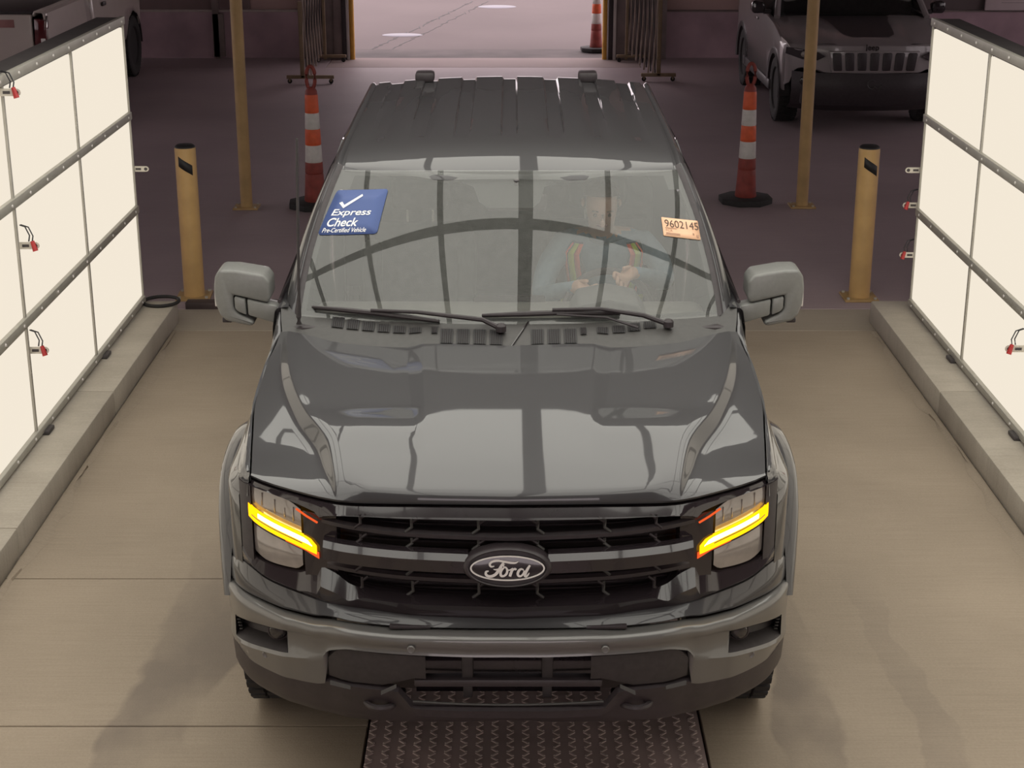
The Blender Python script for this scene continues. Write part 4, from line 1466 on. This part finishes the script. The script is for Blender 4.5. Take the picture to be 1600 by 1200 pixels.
# ---- mirrors
for s in (-1, 1):
    mr = bpy.data.objects.new('wing_mirror', None)
    COL.objects.link(mr)
    mr.parent = TR
    pts = [(1.10, 1.488), (1.160, 1.489), (1.182, 1.468), (1.190, 1.41), (1.186, 1.35), (1.170, 1.300), (1.145, 1.276), (1.05, 1.254), (1.036, 1.262), (1.032, 1.274), (1.098, 1.310), (1.113, 1.332),
           (1.114, 1.386), (.975, 1.352), (.963, 1.37), (.963, 1.44), (.985, 1.468)]
    prism('mirror_housing', [(s * p[0], p[1]) for p in pts], 'y', 1.715, 1.87, 'mirror_plastic', mr, .012, 3)
    prism('mirror_arm', [(s * p[0], p[1]) for p in ((.915, 1.335), (1.058, 1.368), (1.056, 1.302), (.93, 1.262))], 'y', 1.712, 1.80, 'mirror_plastic', mr, .008, 2)
    prism('mirror_pivot', [(s * p[0], p[1]) for p in ((1.064, 1.369), (1.108, 1.380), (1.107, 1.332), (1.095, 1.318), (1.062, 1.304))], 'y', 1.708, 1.80, 'mirror_plastic', mr, .006, 2)
    box('mirror_glass', (s * 1.075, 1.872, 1.408), (.165, .004, .09), 'chrome', mr, .001)
    box('puddle_lamp', (s * 1.150, 1.78, 1.268), (.04, .05, .02), 'satin_black', mr, .005)
    box('side_repeater', (s * 1.189, 1.77, 1.365), (.008, .05, .07), 'badge_white', mr, .003)

# ---- antenna and wipers
an = tube('antenna', [(-.822, 1.50, 1.33), (-.822, 1.50, 1.36), (-.818, 1.502, 1.45), (-.800, 1.505, 2.06)], [.012, .011, .006, .005], 'dark_plastic', TR, 8)


def wiper(blade, arm):
    w = tube('wiper_blade', [Wp(a, b, .016) for a, b in blade], [.006] + [.011] * (len(blade) - 2) + [.006], 'satin_black', TR, 8)
    tube('wiper_rubber', [Wp(a, b, .004) for a, b in blade], .003, 'rubber', w, 4)
    tube('wiper_arm', arm, [.011, .010, .008, .007], 'satin_black', w, 8)
    lathe('wiper_pivot', [(.02, -.01), (.02, .012), (.012, .02), (0, .02)], 'satin_black', w, 14, arm[0])


wiper([(-.93, .055), (-.78, .050), (-.62, .040), (-.45, .022), (-.32, .004)],
      [tuple(cowl(-.03, .55) + np.array((0, 0, .02))), tuple(np.array(Wp(-.12, .0, .035))), Wp(-.42, .035, .04), Wp(-.64, .045, .03)])
wiper([(-.125, .045), (.05, .052), (.22, .058), (.38, .055), (.52, .048)],
      [tuple(cowl(.62, .60) + np.array((0, 0, .02))), Wp(.62, .01, .035), Wp(.42, .055, .04), Wp(.20, .065, .03)])
tube('wiper_link', [tuple(cowl(.50, .55) + np.array((0, 0, .02))), Wp(.45, .02, .02), Wp(.22, .045, .02)], .005, 'satin_black', TR, 6)


# ---- windscreen stickers
def on_glass(me, corners, off):
    """map mesh xy in 0..1 to the windscreen patch given by corner (s,t): TL TR BR BL"""
    for v in me.vertices:
        a, b = v.co.x, v.co.y
        tl, tr, br, bl = (np.array(c) for c in corners)
        st = (bl * (1 - a) + br * a) * (1 - b) + (tl * (1 - a) + tr * a) * b
        v.co = Wp(st[0], st[1], off)
    me.update()


def patch(name, corners, off, m, parent, rad=.06, asp=1.3):
    bm = bmesh.new()
    out = []
    for (cx, cy, a0) in ((1 - rad / asp, 1 - rad, 0), (rad / asp, 1 - rad, PI / 2), (rad / asp, rad, PI), (1 - rad / asp, rad, 1.5 * PI)):
        for k in range(5):
            a = a0 + PI / 2 * k / 4
            out.append((cx + rad / asp * math.cos(a), cy + rad * math.sin(a)))
    bound = []
    for i in range(len(out)):
        p, q = out[i], out[(i + 1) % len(out)]
        n_ = max(1, int(math.hypot(p[0] - q[0], p[1] - q[1]) / .12))
        bound += [(p[0] + (q[0] - p[0]) * j / n_, p[1] + (q[1] - p[1]) * j / n_) for j in range(n_)]
    c = bm.verts.new((.5, .5, 0))
    mid = [bm.verts.new((.5 + (p[0] - .5) * .5, .5 + (p[1] - .5) * .5, 0)) for p in bound]
    vs_ = [bm.verts.new((*p, 0)) for p in bound]
    for i in range(len(vs_)):
        j = (i + 1) % len(vs_)
        bm.faces.new((c, mid[i], mid[j]))
        bm.faces.new((mid[i], vs_[i], vs_[j], mid[j]))
    me = bpy.data.meshes.new(name)
    bm.to_mesh(me)
    bm.free()
    on_glass(me, corners, off)
    o = link(name, me, m, parent)
    md = o.modifiers.new('thickness', 'SOLIDIFY')
    md.thickness = .0008
    md.offset = -1
    return o


def words(body, x0, y0, x1, y1, corners, off, m, parent, shear=0.0, bold=0.0):
    me = text_mesh(body, 1.0, shear, bold)
    co = np.array([v.co[:2] for v in me.vertices])
    mn, mxx = co.min(0), co.max(0)
    for v in me.vertices:
        v.co.x = x0 + (v.co.x - mn[0]) / (mxx[0] - mn[0]) * (x1 - x0)
        v.co.y = y0 + (v.co.y - mn[1]) / (mxx[1] - mn[1]) * (y1 - y0)
        v.co.z = 0
    on_glass(me, corners, off)
    return link('lettering', me, m, parent, False)


SK = ((-0.964, 0.8488), (-0.6745, 0.8672), (-0.6798, 0.5615), (-0.9895, 0.5332))
st = patch('windshield_sticker', SK, .003, 'decal_blue', TR, .07)
st['label'] = 'blue sticker with a white tick at the top left of the windscreen'
words('Express', .10, .375, .80, .56, SK, .0045, 'decal_white', st, .12, .014)
words('Check', .09, .175, .62, .365, SK, .0045, 'decal_white', st, .12, .018)
words('Pre-Certified Vehicle', .06, .045, .80, .145, SK, .0045, 'decal_white', st, .10, .006)
bm = bmesh.new()
vs_ = [bm.verts.new((x, y, 0)) for x, y in ((.155, .70), (.205, .73), (.265, .655), (.53, .895), (.555, .85), (.27, .58))]
bm.faces.new((vs_[0], vs_[5], vs_[2], vs_[1]))
bm.faces.new((vs_[2], vs_[5], vs_[4], vs_[3]))
me = bpy.data.meshes.new('tick')
bm.to_mesh(me)
bm.free()
on_glass(me, SK, .0045)
link('tick_mark', me, 'decal_white', st, False)
SK = ((0.8063, 0.6681), (0.9964, 0.6294), (0.9826, 0.4988), (0.795, 0.5425))
st = patch('windshield_label', SK, .003, 'decal_peach', TR, .05, 2.0)
st['label'] = 'peach paper label printed 9602145 at the right of the windscreen'
words('9602145', .07, .49, .985, .88, SK, .0045, 'ink', st)
words('FCR', .08, .26, .26, .38, SK, .0045, 'ink_faint', st)
for (x0, y0, x1, y1) in ((.07, .42, .38, .46), (.07, .08, .45, .19), (.80, .20, .84, .30), (.90, .08, .96, .24)):
    me = bpy.data.meshes.new('print')
    me.from_pydata([(x0, y0, 0), (x1, y0, 0), (x1, y1, 0), (x0, y1, 0)], [], [(0, 1, 2, 3)])
    on_glass(me, SK, .0045)
    link('print_line', me, 'ink_faint', st, False)
# ---- cabin of the grey pickup
box('dashboard', (0, 1.72, 1.20), (1.62, .50, .20), 'interior', TR, .05, seg=4)
box('dash_screen', (0, 1.93, 1.24), (.30, .03, .17), 'gloss_black', TR, .01)
prism('instrument_hood', [(.24, 1.28), (.28, 1.36), (.40, 1.385), (.52, 1.36), (.57, 1.28)], 'y', 1.66, 1.92, 'seat', TR, .012)
sw = bpy.data.objects.new('steering_wheel', None)
COL.objects.link(sw)
sw.parent = TR
sw.location = (.42, 2.03, 1.215)
sw.rotation_euler = (R(65), 0, 0)
bm = bmesh.new()
addtube(bm, [(.185 * math.cos(a), .185 * math.sin(a), 0) for a in lin(0, 2 * PI, 41)], .016, 8)
frombm('wheel_rim', bm, 'satin_black', sw)
lathe('wheel_hub', [(.07, -.03), (.07, .02), (.05, .035), (0, .04)], 'interior', sw, 20)
for a in (0, PI, -PI / 2):
    box('wheel_spoke', (.115 * math.cos(a), .115 * math.sin(a), 0), (.15, .035, .02), 'dark_plastic', sw, .006, Matrix.Rotation(a, 4, 'Z'))
cyl('steering_column', (.42, 2.02, 1.205), (.42, 1.75, 1.08), .035, 'dark_plastic', TR)


def seat(x, y):
    st_ = bpy.data.objects.new('seat', None)
    COL.objects.link(st_)
    st_.parent = TR
    st_.location = (x, y, .62)
    box('seat_cushion', (0, 0, .10), (.52, .52, .18), 'seat', st_, .05, seg=4)
    box('backrest', (0, .27, .47), (.50, .15, .66), 'seat', st_, .055, Matrix.Rotation(R(-14), 4, 'X'), 4)
    for s in (-1, 1):
        box('seat_bolster', (s * .22, .22, .45), (.09, .17, .56), 'seat', st_, .04, Matrix.Rotation(R(-14), 4, 'X'), 3)
        cyl('headrest_rod', (s * .06, .345, .78), (s * .06, .365, .87), .007, 'chrome', st_, n=8)
    box('headrest', (0, .375, .93), (.27, .10, .17), 'seat', st_, .04, Matrix.Rotation(R(-10), 4, 'X'), 4)


seat(-.42, 2.55)
seat(.42, 2.62)
box('rear_bench', (0, 3.45, .78), (1.5, .5, .22), 'seat', TR, .06, seg=3)
box('rear_backrest', (0, 3.78, 1.13), (1.5, .14, .62), 'seat', TR, .05, Matrix.Rotation(R(-10), 4, 'X'), 3)
box('centre_console', (0, 2.45, .80), (.26, .8, .36), 'interior', TR, .03)
im = box('inner_mirror', (.03, 2.02, 1.70), (.25, .03, .075), 'satin_black', TR, .012, seg=3)
cyl('mirror_stalk', (.03, 2.015, 1.72), (.03, 1.99, 1.80), .012, 'satin_black', im, n=10)
box('headliner', (0, 3.10, 1.80), (1.30, 1.6, .02), 'interior', TR, .005)

# ---- the driver
PX = .42
V, Ed, Rd = [], [], []


def node(p, r, par=None):
    V.append(p)
    Rd.append(r if isinstance(r, tuple) else (r, r))
    if par is not None:
        Ed.append((par, len(V) - 1))
    return len(V) - 1


pel = node((PX, 2.60, .86), (.16, .12))
sp1 = node((PX, 2.60, 1.02), (.15, .115), pel)
sp2 = node((PX, 2.55, 1.20), (.165, .12), sp1)
che = node((PX - .005, 2.47, 1.36), (.17, .115), sp2)
nkb = node((PX - .01, 2.41, 1.455), (.075, .075), che)
nk = node((PX - .015, 2.37, 1.515), (.056, .056), nkb)
jaw = node((PX - .02, 2.315, 1.565), (.066, .072), nk)
hd1 = node((PX - .02, 2.30, 1.625), (.078, .094), jaw)
hd2 = node((PX - .02, 2.315, 1.675), (.072, .086), hd1)
hd3 = node((PX - .02, 2.325, 1.705), (.045, .055), hd2)
hands = []
for s, elb, wr in ((1, (.685, 2.28, 1.285), (.535, 2.075, 1.385)), (-1, (.135, 2.28, 1.22), (.275, 2.06, 1.325))):
    sh = node((PX + s * .185, 2.46, 1.405), .075, che)
    up = node(((PX + s * .185 + elb[0]) / 2 + s * .015, (2.46 + elb[1]) / 2, (1.405 + elb[2]) / 2 + .02), .058, sh)
    e = node(elb, .046, up)
    fm = node(tuple((np.array(elb) * .55 + np.array(wr) * .45)), .042, e)
    w = node(wr, .028, fm)
    d = np.array((-s * .06, -.065, -.01 if s > 0 else .0))
    pm_ = node(tuple(np.array(wr) + d * .55), (.038, .02), w)
    kn = node(tuple(np.array(wr) + d), (.040, .017), pm_)
    hands.append((np.array(wr), d))
    for k, ln in enumerate((.9, 1.05, 1.0, .8)):
        side = np.array((-.018 * s, 0, .022)) * (k - 1.5)
        b0_ = np.array(wr) + d + side * .9
        f1 = node(tuple(b0_ + np.array((-s * .012, -.022, .004)) * ln), .0092, kn)
        f2 = node(tuple(b0_ + np.array((-s * .014, -.034, -.018)) * ln), .0086, f1)
        node(tuple(b0_ + np.array((-s * .006, -.020, -.034)) * ln), .008, f2)
    t1 = node(tuple(np.array(wr) + d * .45 + np.array((0, .012, .030))), .0105, pm_)
    node(tuple(np.array(wr) + d * .95 + np.array((0, .01, .040))), .009, t1)
    lg = node((PX + s * .10, 2.55, .84), .085, pel)
    kn_ = node((PX + s * .16, 2.12, .90), .062, lg)
    node((PX + s * .15, 1.95, .66), .05, kn_)
me = bpy.data.meshes.new('person')
me.from_pydata(V, Ed, [])
po = bpy.data.objects.new('person', me)
COL.objects.link(po)
sk = po.modifiers.new('skin', 'SKIN')
for i, v in enumerate(me.skin_vertices[0].data):
    v.radius = Rd[i]
    v.use_root = (i == 0)
sb_ = po.modifiers.new('sub', 'SUBSURF')
sb_.levels = sb_.render_levels = 2
dg = bpy.context.evaluated_depsgraph_get()
dg.update()
body = bpy.data.meshes.new_from_object(po.evaluated_get(dg))
bpy.data.objects.remove(po)
body.name = 'person'
for m in ('shirt', 'skin'):
    body.materials.append(M[m])
for p in body.polygons:
    c = Vector(p.center)
    isskin = (c.z > 1.475 and abs(c.x - PX) < .12)
    for (wr, d) in hands:
        if (c - Vector(wr + d)).length < .085 or (c - Vector(wr + d * 1.3)).length < .085:
            isskin = True
    p.material_index = 1 if isskin else 0
body.shade_smooth()
po = bpy.data.objects.new('person', body)
COL.objects.link(po)
po.location = (-.012, 0, 0)
tag(po, 'driver in blue-grey shirt and striped safety vest sitting behind the windscreen', 'person')
# face and hair
hc = Vector((PX - .02, 2.305, 1.63))
HR = Matrix.Rotation(R(28), 3, 'X')


def fp_(x, y, z):
    return tuple(hc + HR @ Vector((x, y, z)))


for s in (-1, 1):
    lathe('eye', [(.0, -.008), (.006, -.006), (.008, 0), (.006, .006), (0, .008)], 'hair', po, 12, fp_(s * .031, -.080, .004), 'Y')
    lathe('ear', [(0, -.008), (.013, -.007), (.019, 0), (.012, .005), (0, .007)], 'skin', po, 14, fp_(s * .080, .015, -.005), 'X')
    tube('eyebrow', [fp_(s * .018, -.088, .029), fp_(s * .032, -.087, .031), fp_(s * .046, -.080, .027)], .0028, 'hair', po, 6)
tube('nose', [fp_(0, -.088, .015), fp_(0, -.104, -.012), fp_(0, -.108, -.024), fp_(0, -.094, -.03)], [.007, .010, .013, .009], 'skin', po, 8)
tube('mouth', [fp_(-.022, -.080, -.052), fp_(0, -.088, -.053), fp_(.022, -.080, -.052)], .004, 'red_decal', po, 6)
rows = []
for u in lin(.02, 1, 10):
    r_ = []
    for b in lin(0, 2 * PI, 33):
        am = 1.25 - .55 * max(0, -math.sin(b))**.7 + .55 * max(0, math.sin(b))
        a = u * am
        r_.append(fp_(.086 * math.sin(a) * math.cos(b), .008 + .100 * math.sin(a) * math.sin(b), .004 + .108 * math.cos(a)))
    rows.append(r_)
grid('hair', rows, 'hair', po, (0, .3, 1), thick=.005)


# vest: open shell round the torso with lime and orange tapes
def vp(a, z, o=0.0):
    w = interp([(.88, .185), (1.05, .180), (1.25, .200), (1.38, .205), (1.45, .15)], z)
    dpt = interp([(.88, .145), (1.05, .14), (1.25, .142), (1.38, .135), (1.45, .10)], z)
    yc = interp([(.86, 2.60), (1.02, 2.60), (1.2, 2.55), (1.36, 2.47), (1.46, 2.43)], z)
    return (PX + (w + o) * math.cos(a), yc + (dpt + o) * math.sin(a), z)


rows = [[vp(a, z) for a in lin(-PI / 2 + .12 + .55 * max(0, (z - 1.15) / .3), 1.5 * PI - .12 - .55 * max(0, (z - 1.15) / .3), 30)] for z in lin(.90, 1.445, 14)]
vest = grid('safety_vest', rows, 'vest', po, (0, -1, 0), thick=.004)
for s in (-1, 1):
    for (da, wd, m) in ((.66, .17, 'hiviz'), (.50, .13, 'hiviz_orange'), (.82, .08, 'hiviz_orange')):
        r_ = []
        for z in lin(.92, 1.44, 12):
            k = da + .18 * max(0, (z - 1.2) / .24)
            a0 = -PI / 2 + s * k
            r_.append([vp(a0 - wd / 2, z, .006), vp(a0, z, .007), vp(a0 + wd / 2, z, .006)])
        grid('vest_tape', r_, m, vest, (0, -1, 0), thick=.002)
r_ = [[vp(a, z, .008) for a in lin(-PI / 2 - 1.3, -PI / 2 + 1.3, 16)] for z in (1.12, 1.17)]
grid('vest_tape', r_, 'hiviz', vest, (0, -1, 0), thick=.002)

# ================================================================ white SUV facing the bay
JP = thing('white_suv', 'white SUV with a black bonnet decal and seven-slot grille parked behind the right light wall', 'car', (3.90, 13.1, 0))
JPL = [(0, .0), (.35, .02), (.6, .09), (.8, .22), (.90, .36), (.93, .55)]


def jy(x):
    return interp(JPL, abs(x))


jx = lin(0, .93, 26)
rows = [[(x, jy(x) + .03, interp([(0, .958), (.5, .955), (.93, .93)], x)) for x in jx],
        [(x, jy(x) + .0, interp([(0, .945), (.5, .94), (.93, .90)], x)) for x in jx],
        [(x, jy(x) - .02, .80) for x in jx], [(x, jy(x) - .012, interp([(0, .655), (.5, .66), (.6, .69), (.75, .70), (.82, .66), (.86, .52), (.93, .48)], x)) for x in jx],
        [(x, jy(x) + .03, interp([(0, .635), (.5, .64), (.6, .675), (.75, .685), (.82, .64), (.86, .50), (.93, .46)], x)) for x in jx]]
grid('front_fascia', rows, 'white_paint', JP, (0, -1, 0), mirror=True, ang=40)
rows = []
for v in lin(0, 1, 12):
    r_ = []
    for x in lin(0, .90, 20):
        y = jy(x) + .03 + (1.28 + .10 * (x / .9)**2 - jy(x) - .03) * v
        z = interp([(0, .958), (.08, .99), (.3, 1.035), (.7, 1.095), (1, 1.125)], v) - .05 * (x / .9)**3 * (1 - .5 * v) + .012 * (.42 < x < .8)
        r_.append((x, y, z))
    rows.append(r_)
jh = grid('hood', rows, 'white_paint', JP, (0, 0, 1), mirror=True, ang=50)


def jhood(x, v):
    y = jy(x) + .03 + (1.28 + .10 * (x / .9)**2 - jy(x) - .03) * v
    return (x, y, interp([(0, .958), (.08, .99), (.3, 1.035), (.7, 1.095), (1, 1.125)], v) - .05 * (abs(x) / .9)**3 * (1 - .5 * v) + .004)


rows = []
for v in lin(.17, .99, 12):
    hw = interp([(.17, .20), (.22, .27), (.5, .315), (.75, .34), (.99, .42)], v)
    rows.append([jhood(x, v) for x in lin(-hw, hw, 9)])
grid('hood_decal', rows, 'satin_black', jh, (0, 0, 1))
gb = [(-.49, .895), (.49, .895), (.455, .665), (-.455, .665)]
prism('grille_plate', gb, 'y', -.035, .03, 'white_paint', JP, .012)
for k in range(7):
    c = (k - 3) * .134
    w = .049
    ta, tb = c * 1.02, c * .97
    pts = [(ta - w, .868), (ta - w + .012, .880), (ta + w - .012, .880), (ta + w, .868), (tb + w * .93, .70), (tb + w * .8, .688), (tb - w * .8, .688), (tb - w * .93, .70)]
    sl = prism('grille_slot', pts, 'y', -.046, -.03, 'satin_black', JP, .004)
for s in (-1, 1):
    pts = [(.52, .835), (.60, .875), (.80, .905), (.90, .90), (.905, .83), (.75, .79), (.60, .79)]
    b = raw('headlamp', mir([(x, jy(x) - .05, z) for x, z in pts], s), [tuple(range(len(pts)))], 'gloss_black', JP)
    lathe('lamp_projector', [(.03, -.004), (.03, -.012), (.02, -.018), (0, -.02)], 'lens', b, 14, (s * .74, jy(.74) - .035, .845), 'Y')
    pts = [(.86, .90), (.925, .94), (.93, .99), (.90, .96)]
    raw('marker_lamp', mir([(x, jy(x) - .02, z) for x, z in pts], s), [(0, 1, 2, 3)], 'badge_white', JP)
    lathe('fog_lamp', [(.05, 0), (.05, -.02), (.03, -.03), (0, -.03)], 'gloss_black', JP, 16, (s * .72, jy(.72) - .02, .56), 'Y')
    # flank
    rows = []
    for y in [.36, .45, .50, .56, .66, .80, .95, 1.10, 1.20, 1.28, 1.34, 1.5, 2.2, 3.0, 3.15, 3.25, 3.4, 3.6, 3.8, 3.95, 4.05, 4.2, 4.5]:
        lz = .42
        for ay in (.92, 3.62):
            if abs(y - ay) < .42:
                lz = max(lz, .37 + math.sqrt(max(.1764 - (y - ay)**2, 0)))
        zt = interp([(.36, .93), (1.28, 1.09), (2.5, 1.14), (4.5, 1.16)], y)
        xo = interp([(.36, .90), (.55, .93), (4.0, .93), (4.5, .85)], y)
        rows.append(mir([(xo - .05, y, zt), (xo - .01, y, zt - .02), (xo, y, zt - .12), (xo + .005, y, .75), (xo - .005, y, lz)], s))
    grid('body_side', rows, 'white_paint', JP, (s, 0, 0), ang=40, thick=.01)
    for ay in (.92, 3.62):
        rows = [[(s * x, ay - r * math.cos(a), .37 + r * math.sin(a)) for (r, x) in ((.38, .80), (.385, .935), (.44, .945), (.455, .93))] for a in lin(-.1, PI + .1, 20)]
        grid('arch_trim', rows, 'satin_black', JP, (s, 0, 0))
    tube('a_pillar', mir([(.86, 1.30, 1.11), (.80, 1.62, 1.35), (.70, 1.98, 1.58)], s), [.035, .032, .03], 'white_paint', JP, 8)
    rows = [mir([(.90, y, 1.13), (.80, y + k, 1.38), (.70, y + 1.8 * k, 1.56)], s) for y, k in ((1.45, .25), (4.0, -.1))]
    grid('side_window', rows, 'dark_glass', JP, (s, 0, .2))
    mo = prism('door_mirror', [(s * p[0], p[1]) for p in ((.97, 1.13), (1.10, 1.13), (1.125, 1.17), (1.12, 1.25), (1.09, 1.275), (.99, 1.265), (.965, 1.23))], 'y', 1.52, 1.66, 'gloss_black', JP, .02, 3)
    box('mirror_arm', (s * .935, 1.58, 1.145), (.10, .07, .05), 'satin_black', mo, .012)
    box('door_handle', (s * .94, 2.3, 1.0), (.03, .18, .03), 'white_paint', JP, .008)
    box('sill', (s * .89, 2.3, .36), (.10, 2.2, .12), 'satin_black', JP, .02)
rows = [[(x, 1.30 + .14 * (x / .86)**2, 1.118) for x in lin(-.86, .86, 17)], [(x * .9, 1.66 + .11 * (x / .86)**2, 1.36) for x in lin(-.86, .86, 17)], [(x * .8, 2.0 + .08 * (x / .86)**2, 1.575) for x in lin(-.86, .86, 17)]]
grid('windshield', rows, 'dark_glass', JP, (0, -1, .5))
box('cabin_block', (0, 2.8, 1.10), (1.5, 2.4, .5), 'interior', JP, .05)
box('dashboard', (0, 1.62, 1.08), (1.5, .4, .12), 'interior', JP, .03)
box('roof', (0, 2.95, 1.62), (1.36, 2.0, .09), 'white_paint', JP, .04, seg=3)
box('tail', (0, 4.45, .85), (1.7, .12, .9), 'white_paint', JP, .04)
rows = [[(x, jy(x) - .03, z) for x in lin(0, .84, 20)] for z in (.655, .55)] + [[(x, jy(x) - .05, .45) for x in lin(0, .84, 20)], [(x, jy(x) + .02, .30) for x in lin(0, .84, 20)], [(x, jy(x) + .20, .22) for x in lin(0, .84, 20)]]
lb_ = grid('lower_bumper', rows, 'satin_black', JP, (0, -1, 0), mirror=True, ang=40)
tube('tow_ring', [(.045 * math.cos(a) - .02, -.065 + .0 * a, .545 + .045 * math.sin(a)) for a in lin(.6, 2 * PI - .9, 14)], .007, 'mid_plastic', JP, 6)
tube('tow_ring', [(.012, -.065, .525), (.045, -.07, .50), (.085, -.065, .53), (.08, -.065, .56)], .006, 'mid_plastic', JP, 6)
box('underbody', (0, 2.2, .40), (1.5, 4.2, .2), 'satin_black', JP, .03)
me = text_mesh('Jeep', .085, 0, .002, .002)
o = link('badge_lettering', me, 'gloss_black', JP, False)
o.location = (-.10, -.012, .905)
o.rotation_euler = (R(90), 0, 0)
wj = make_wheel(.365, .235)
for i, (x, y) in enumerate(((-.80, .92), (.80, .92), (-.80, 3.62), (.80, 3.62))):
    w = wj if i == 0 else copy_tree(wj)
    w.parent = JP
    w.location = (x, y, .365)

# ================================================================ pale pickup behind the left light wall
PK = thing('pale_pickup', 'pale beige-white pickup seen from behind, parked behind the left light wall', 'truck', (-6.01, 13.3, 0))
for s in (-1, 1):
    rows = []
    for y in [.02, .1, .3, .45, .52, .6, .75, .95, 1.15, 1.3, 1.38, 1.46, 1.7, 1.93]:
        lz = .60
        if abs(y - .97) < .46:
            lz = max(lz, .40 + math.sqrt(max(.2116 - (y - .97)**2, 0)))
        rows.append(mir([(.82, y, 1.24), (.84, y, 1.29), (.93, y, 1.29), (.955, y, 1.26), (.97, y, 1.08), (.975, y, .98), (.965, y, lz)], s))
    grid('bed_side', rows, 'silver_paint', PK, (s, 0, .2), ang=35, thick=.02)
    rows = []
    for y in [1.96, 2.1, 2.6, 3.1, 3.48, 3.6, 3.68, 3.78, 3.95, 4.2, 4.45, 4.62, 4.70, 4.85, 5.1]:
        lz = .55
        if abs(y - 4.2) < .47:
            lz = max(lz, .40 + math.sqrt(max(.2209 - (y - 4.2)**2, 0)))
        zt = interp([(1.96, 1.28), (3.4, 1.26), (3.8, 1.22), (5.1, 1.08)], y)
        xo = interp([(1.96, .97), (4.4, .97), (5.1, .86)], y)
        rows.append(mir([(xo - .10, y, zt + .005), (xo - .03, y, zt), (xo - .01, y, zt - .03), (xo, y, 1.05), (xo + .005, y, .95), (xo - .008, y, lz)], s))
    cs = grid('cab_side', rows, 'silver_paint', PK, (s, 0, .2), ang=35, thick=.02)
    box('door_handle', (s * .985, 2.55, 1.12), (.03, .15, .05), 'satin_black', cs, .01)
    tl = prism('tail_lamp', [(s * p[0], p[1]) for p in ((.83, .91), (.965, .93), (.97, 1.20), (.845, 1.215))], 'y', -.02, .10, 'red_lens', PK, .012)
    box('lamp_reflector', (s * .93, -.024, .98), (.05, .01, .05), 'badge_white', tl, .006)
    for ay in (.97, 4.2):
        rows = [[(s * x, ay - .46 * math.cos(a), .40 + .46 * math.sin(a)) for x in (.96, .60)] for a in lin(0, PI, 18)]
        grid('arch_liner', rows, 'satin_black', PK, (0, 0, -1))
    rows = [mir([(.94, y, 1.28), (.84, y, 1.52), (.74, y, 1.74)], s) for y in (2.0, 3.5)]
    grid('side_window', rows, 'dark_glass', PK, (s, 0, .2))
    prism('door_mirror', [(s * p[0], p[1]) for p in ((1.0, 1.24), (1.18, 1.26), (1.19, 1.46), (1.02, 1.46))], 'y', 3.25, 3.4, 'satin_black', PK, .02)
    tube('chrome_strip', mir([(.97, .05, 1.235), (.975, .012, 1.20), (.972, -.005, 1.12)], s), .010, 'chrome', PK, 6)
tg = box('tailgate', (0, .0, .93), (1.64, .07, .66), 'silver_paint', PK, .02)
box('tailgate_decal', (.54, -.038, 1.165), (.19, .004, .085), 'red_decal', tg, .002)
box('tailgate_handle', (0, -.04, 1.13), (.22, .02, .08), 'satin_black', tg, .01)
box('rear_bumper', (0, -.08, .55), (1.9, .18, .18), 'mid_plastic', PK, .03)
box('bed_cover', (0, .98, 1.27), (1.66, 1.88, .03), 'satin_black', PK, .008)
box('bed_floor', (0, .98, .72), (1.7, 1.9, .06), 'satin_black', PK, .01)
box('cab_back', (0, 1.97, 1.2), (1.76, .06, .95), 'silver_paint', PK, .02)
box('roof', (0, 2.75, 1.78), (1.5, 1.6, .08), 'silver_paint', PK, .04, seg=3)
box('hood', (0, 4.35, 1.16), (1.66, 1.4, .10), 'silver_paint', PK, .04, seg=3)
box('front_end', (0, 5.1, .84), (1.7, .12, .56), 'silver_paint', PK, .04)
box('underbody', (0, 2.6, .52), (1.5, 4.8, .16), 'satin_black', PK, .03)
box('cabin_block', (0, 2.75, 1.0), (1.6, 1.5, .5), 'interior', PK, .04)
wp = make_wheel(.40, .26)
for i, (x, y) in enumerate(((-.83, .97), (.83, .97), (-.83, 4.2), (.83, 4.2))):
    w = wp if i == 0 else copy_tree(wp)
    w.parent = PK
    w.location = (x, y, .40)
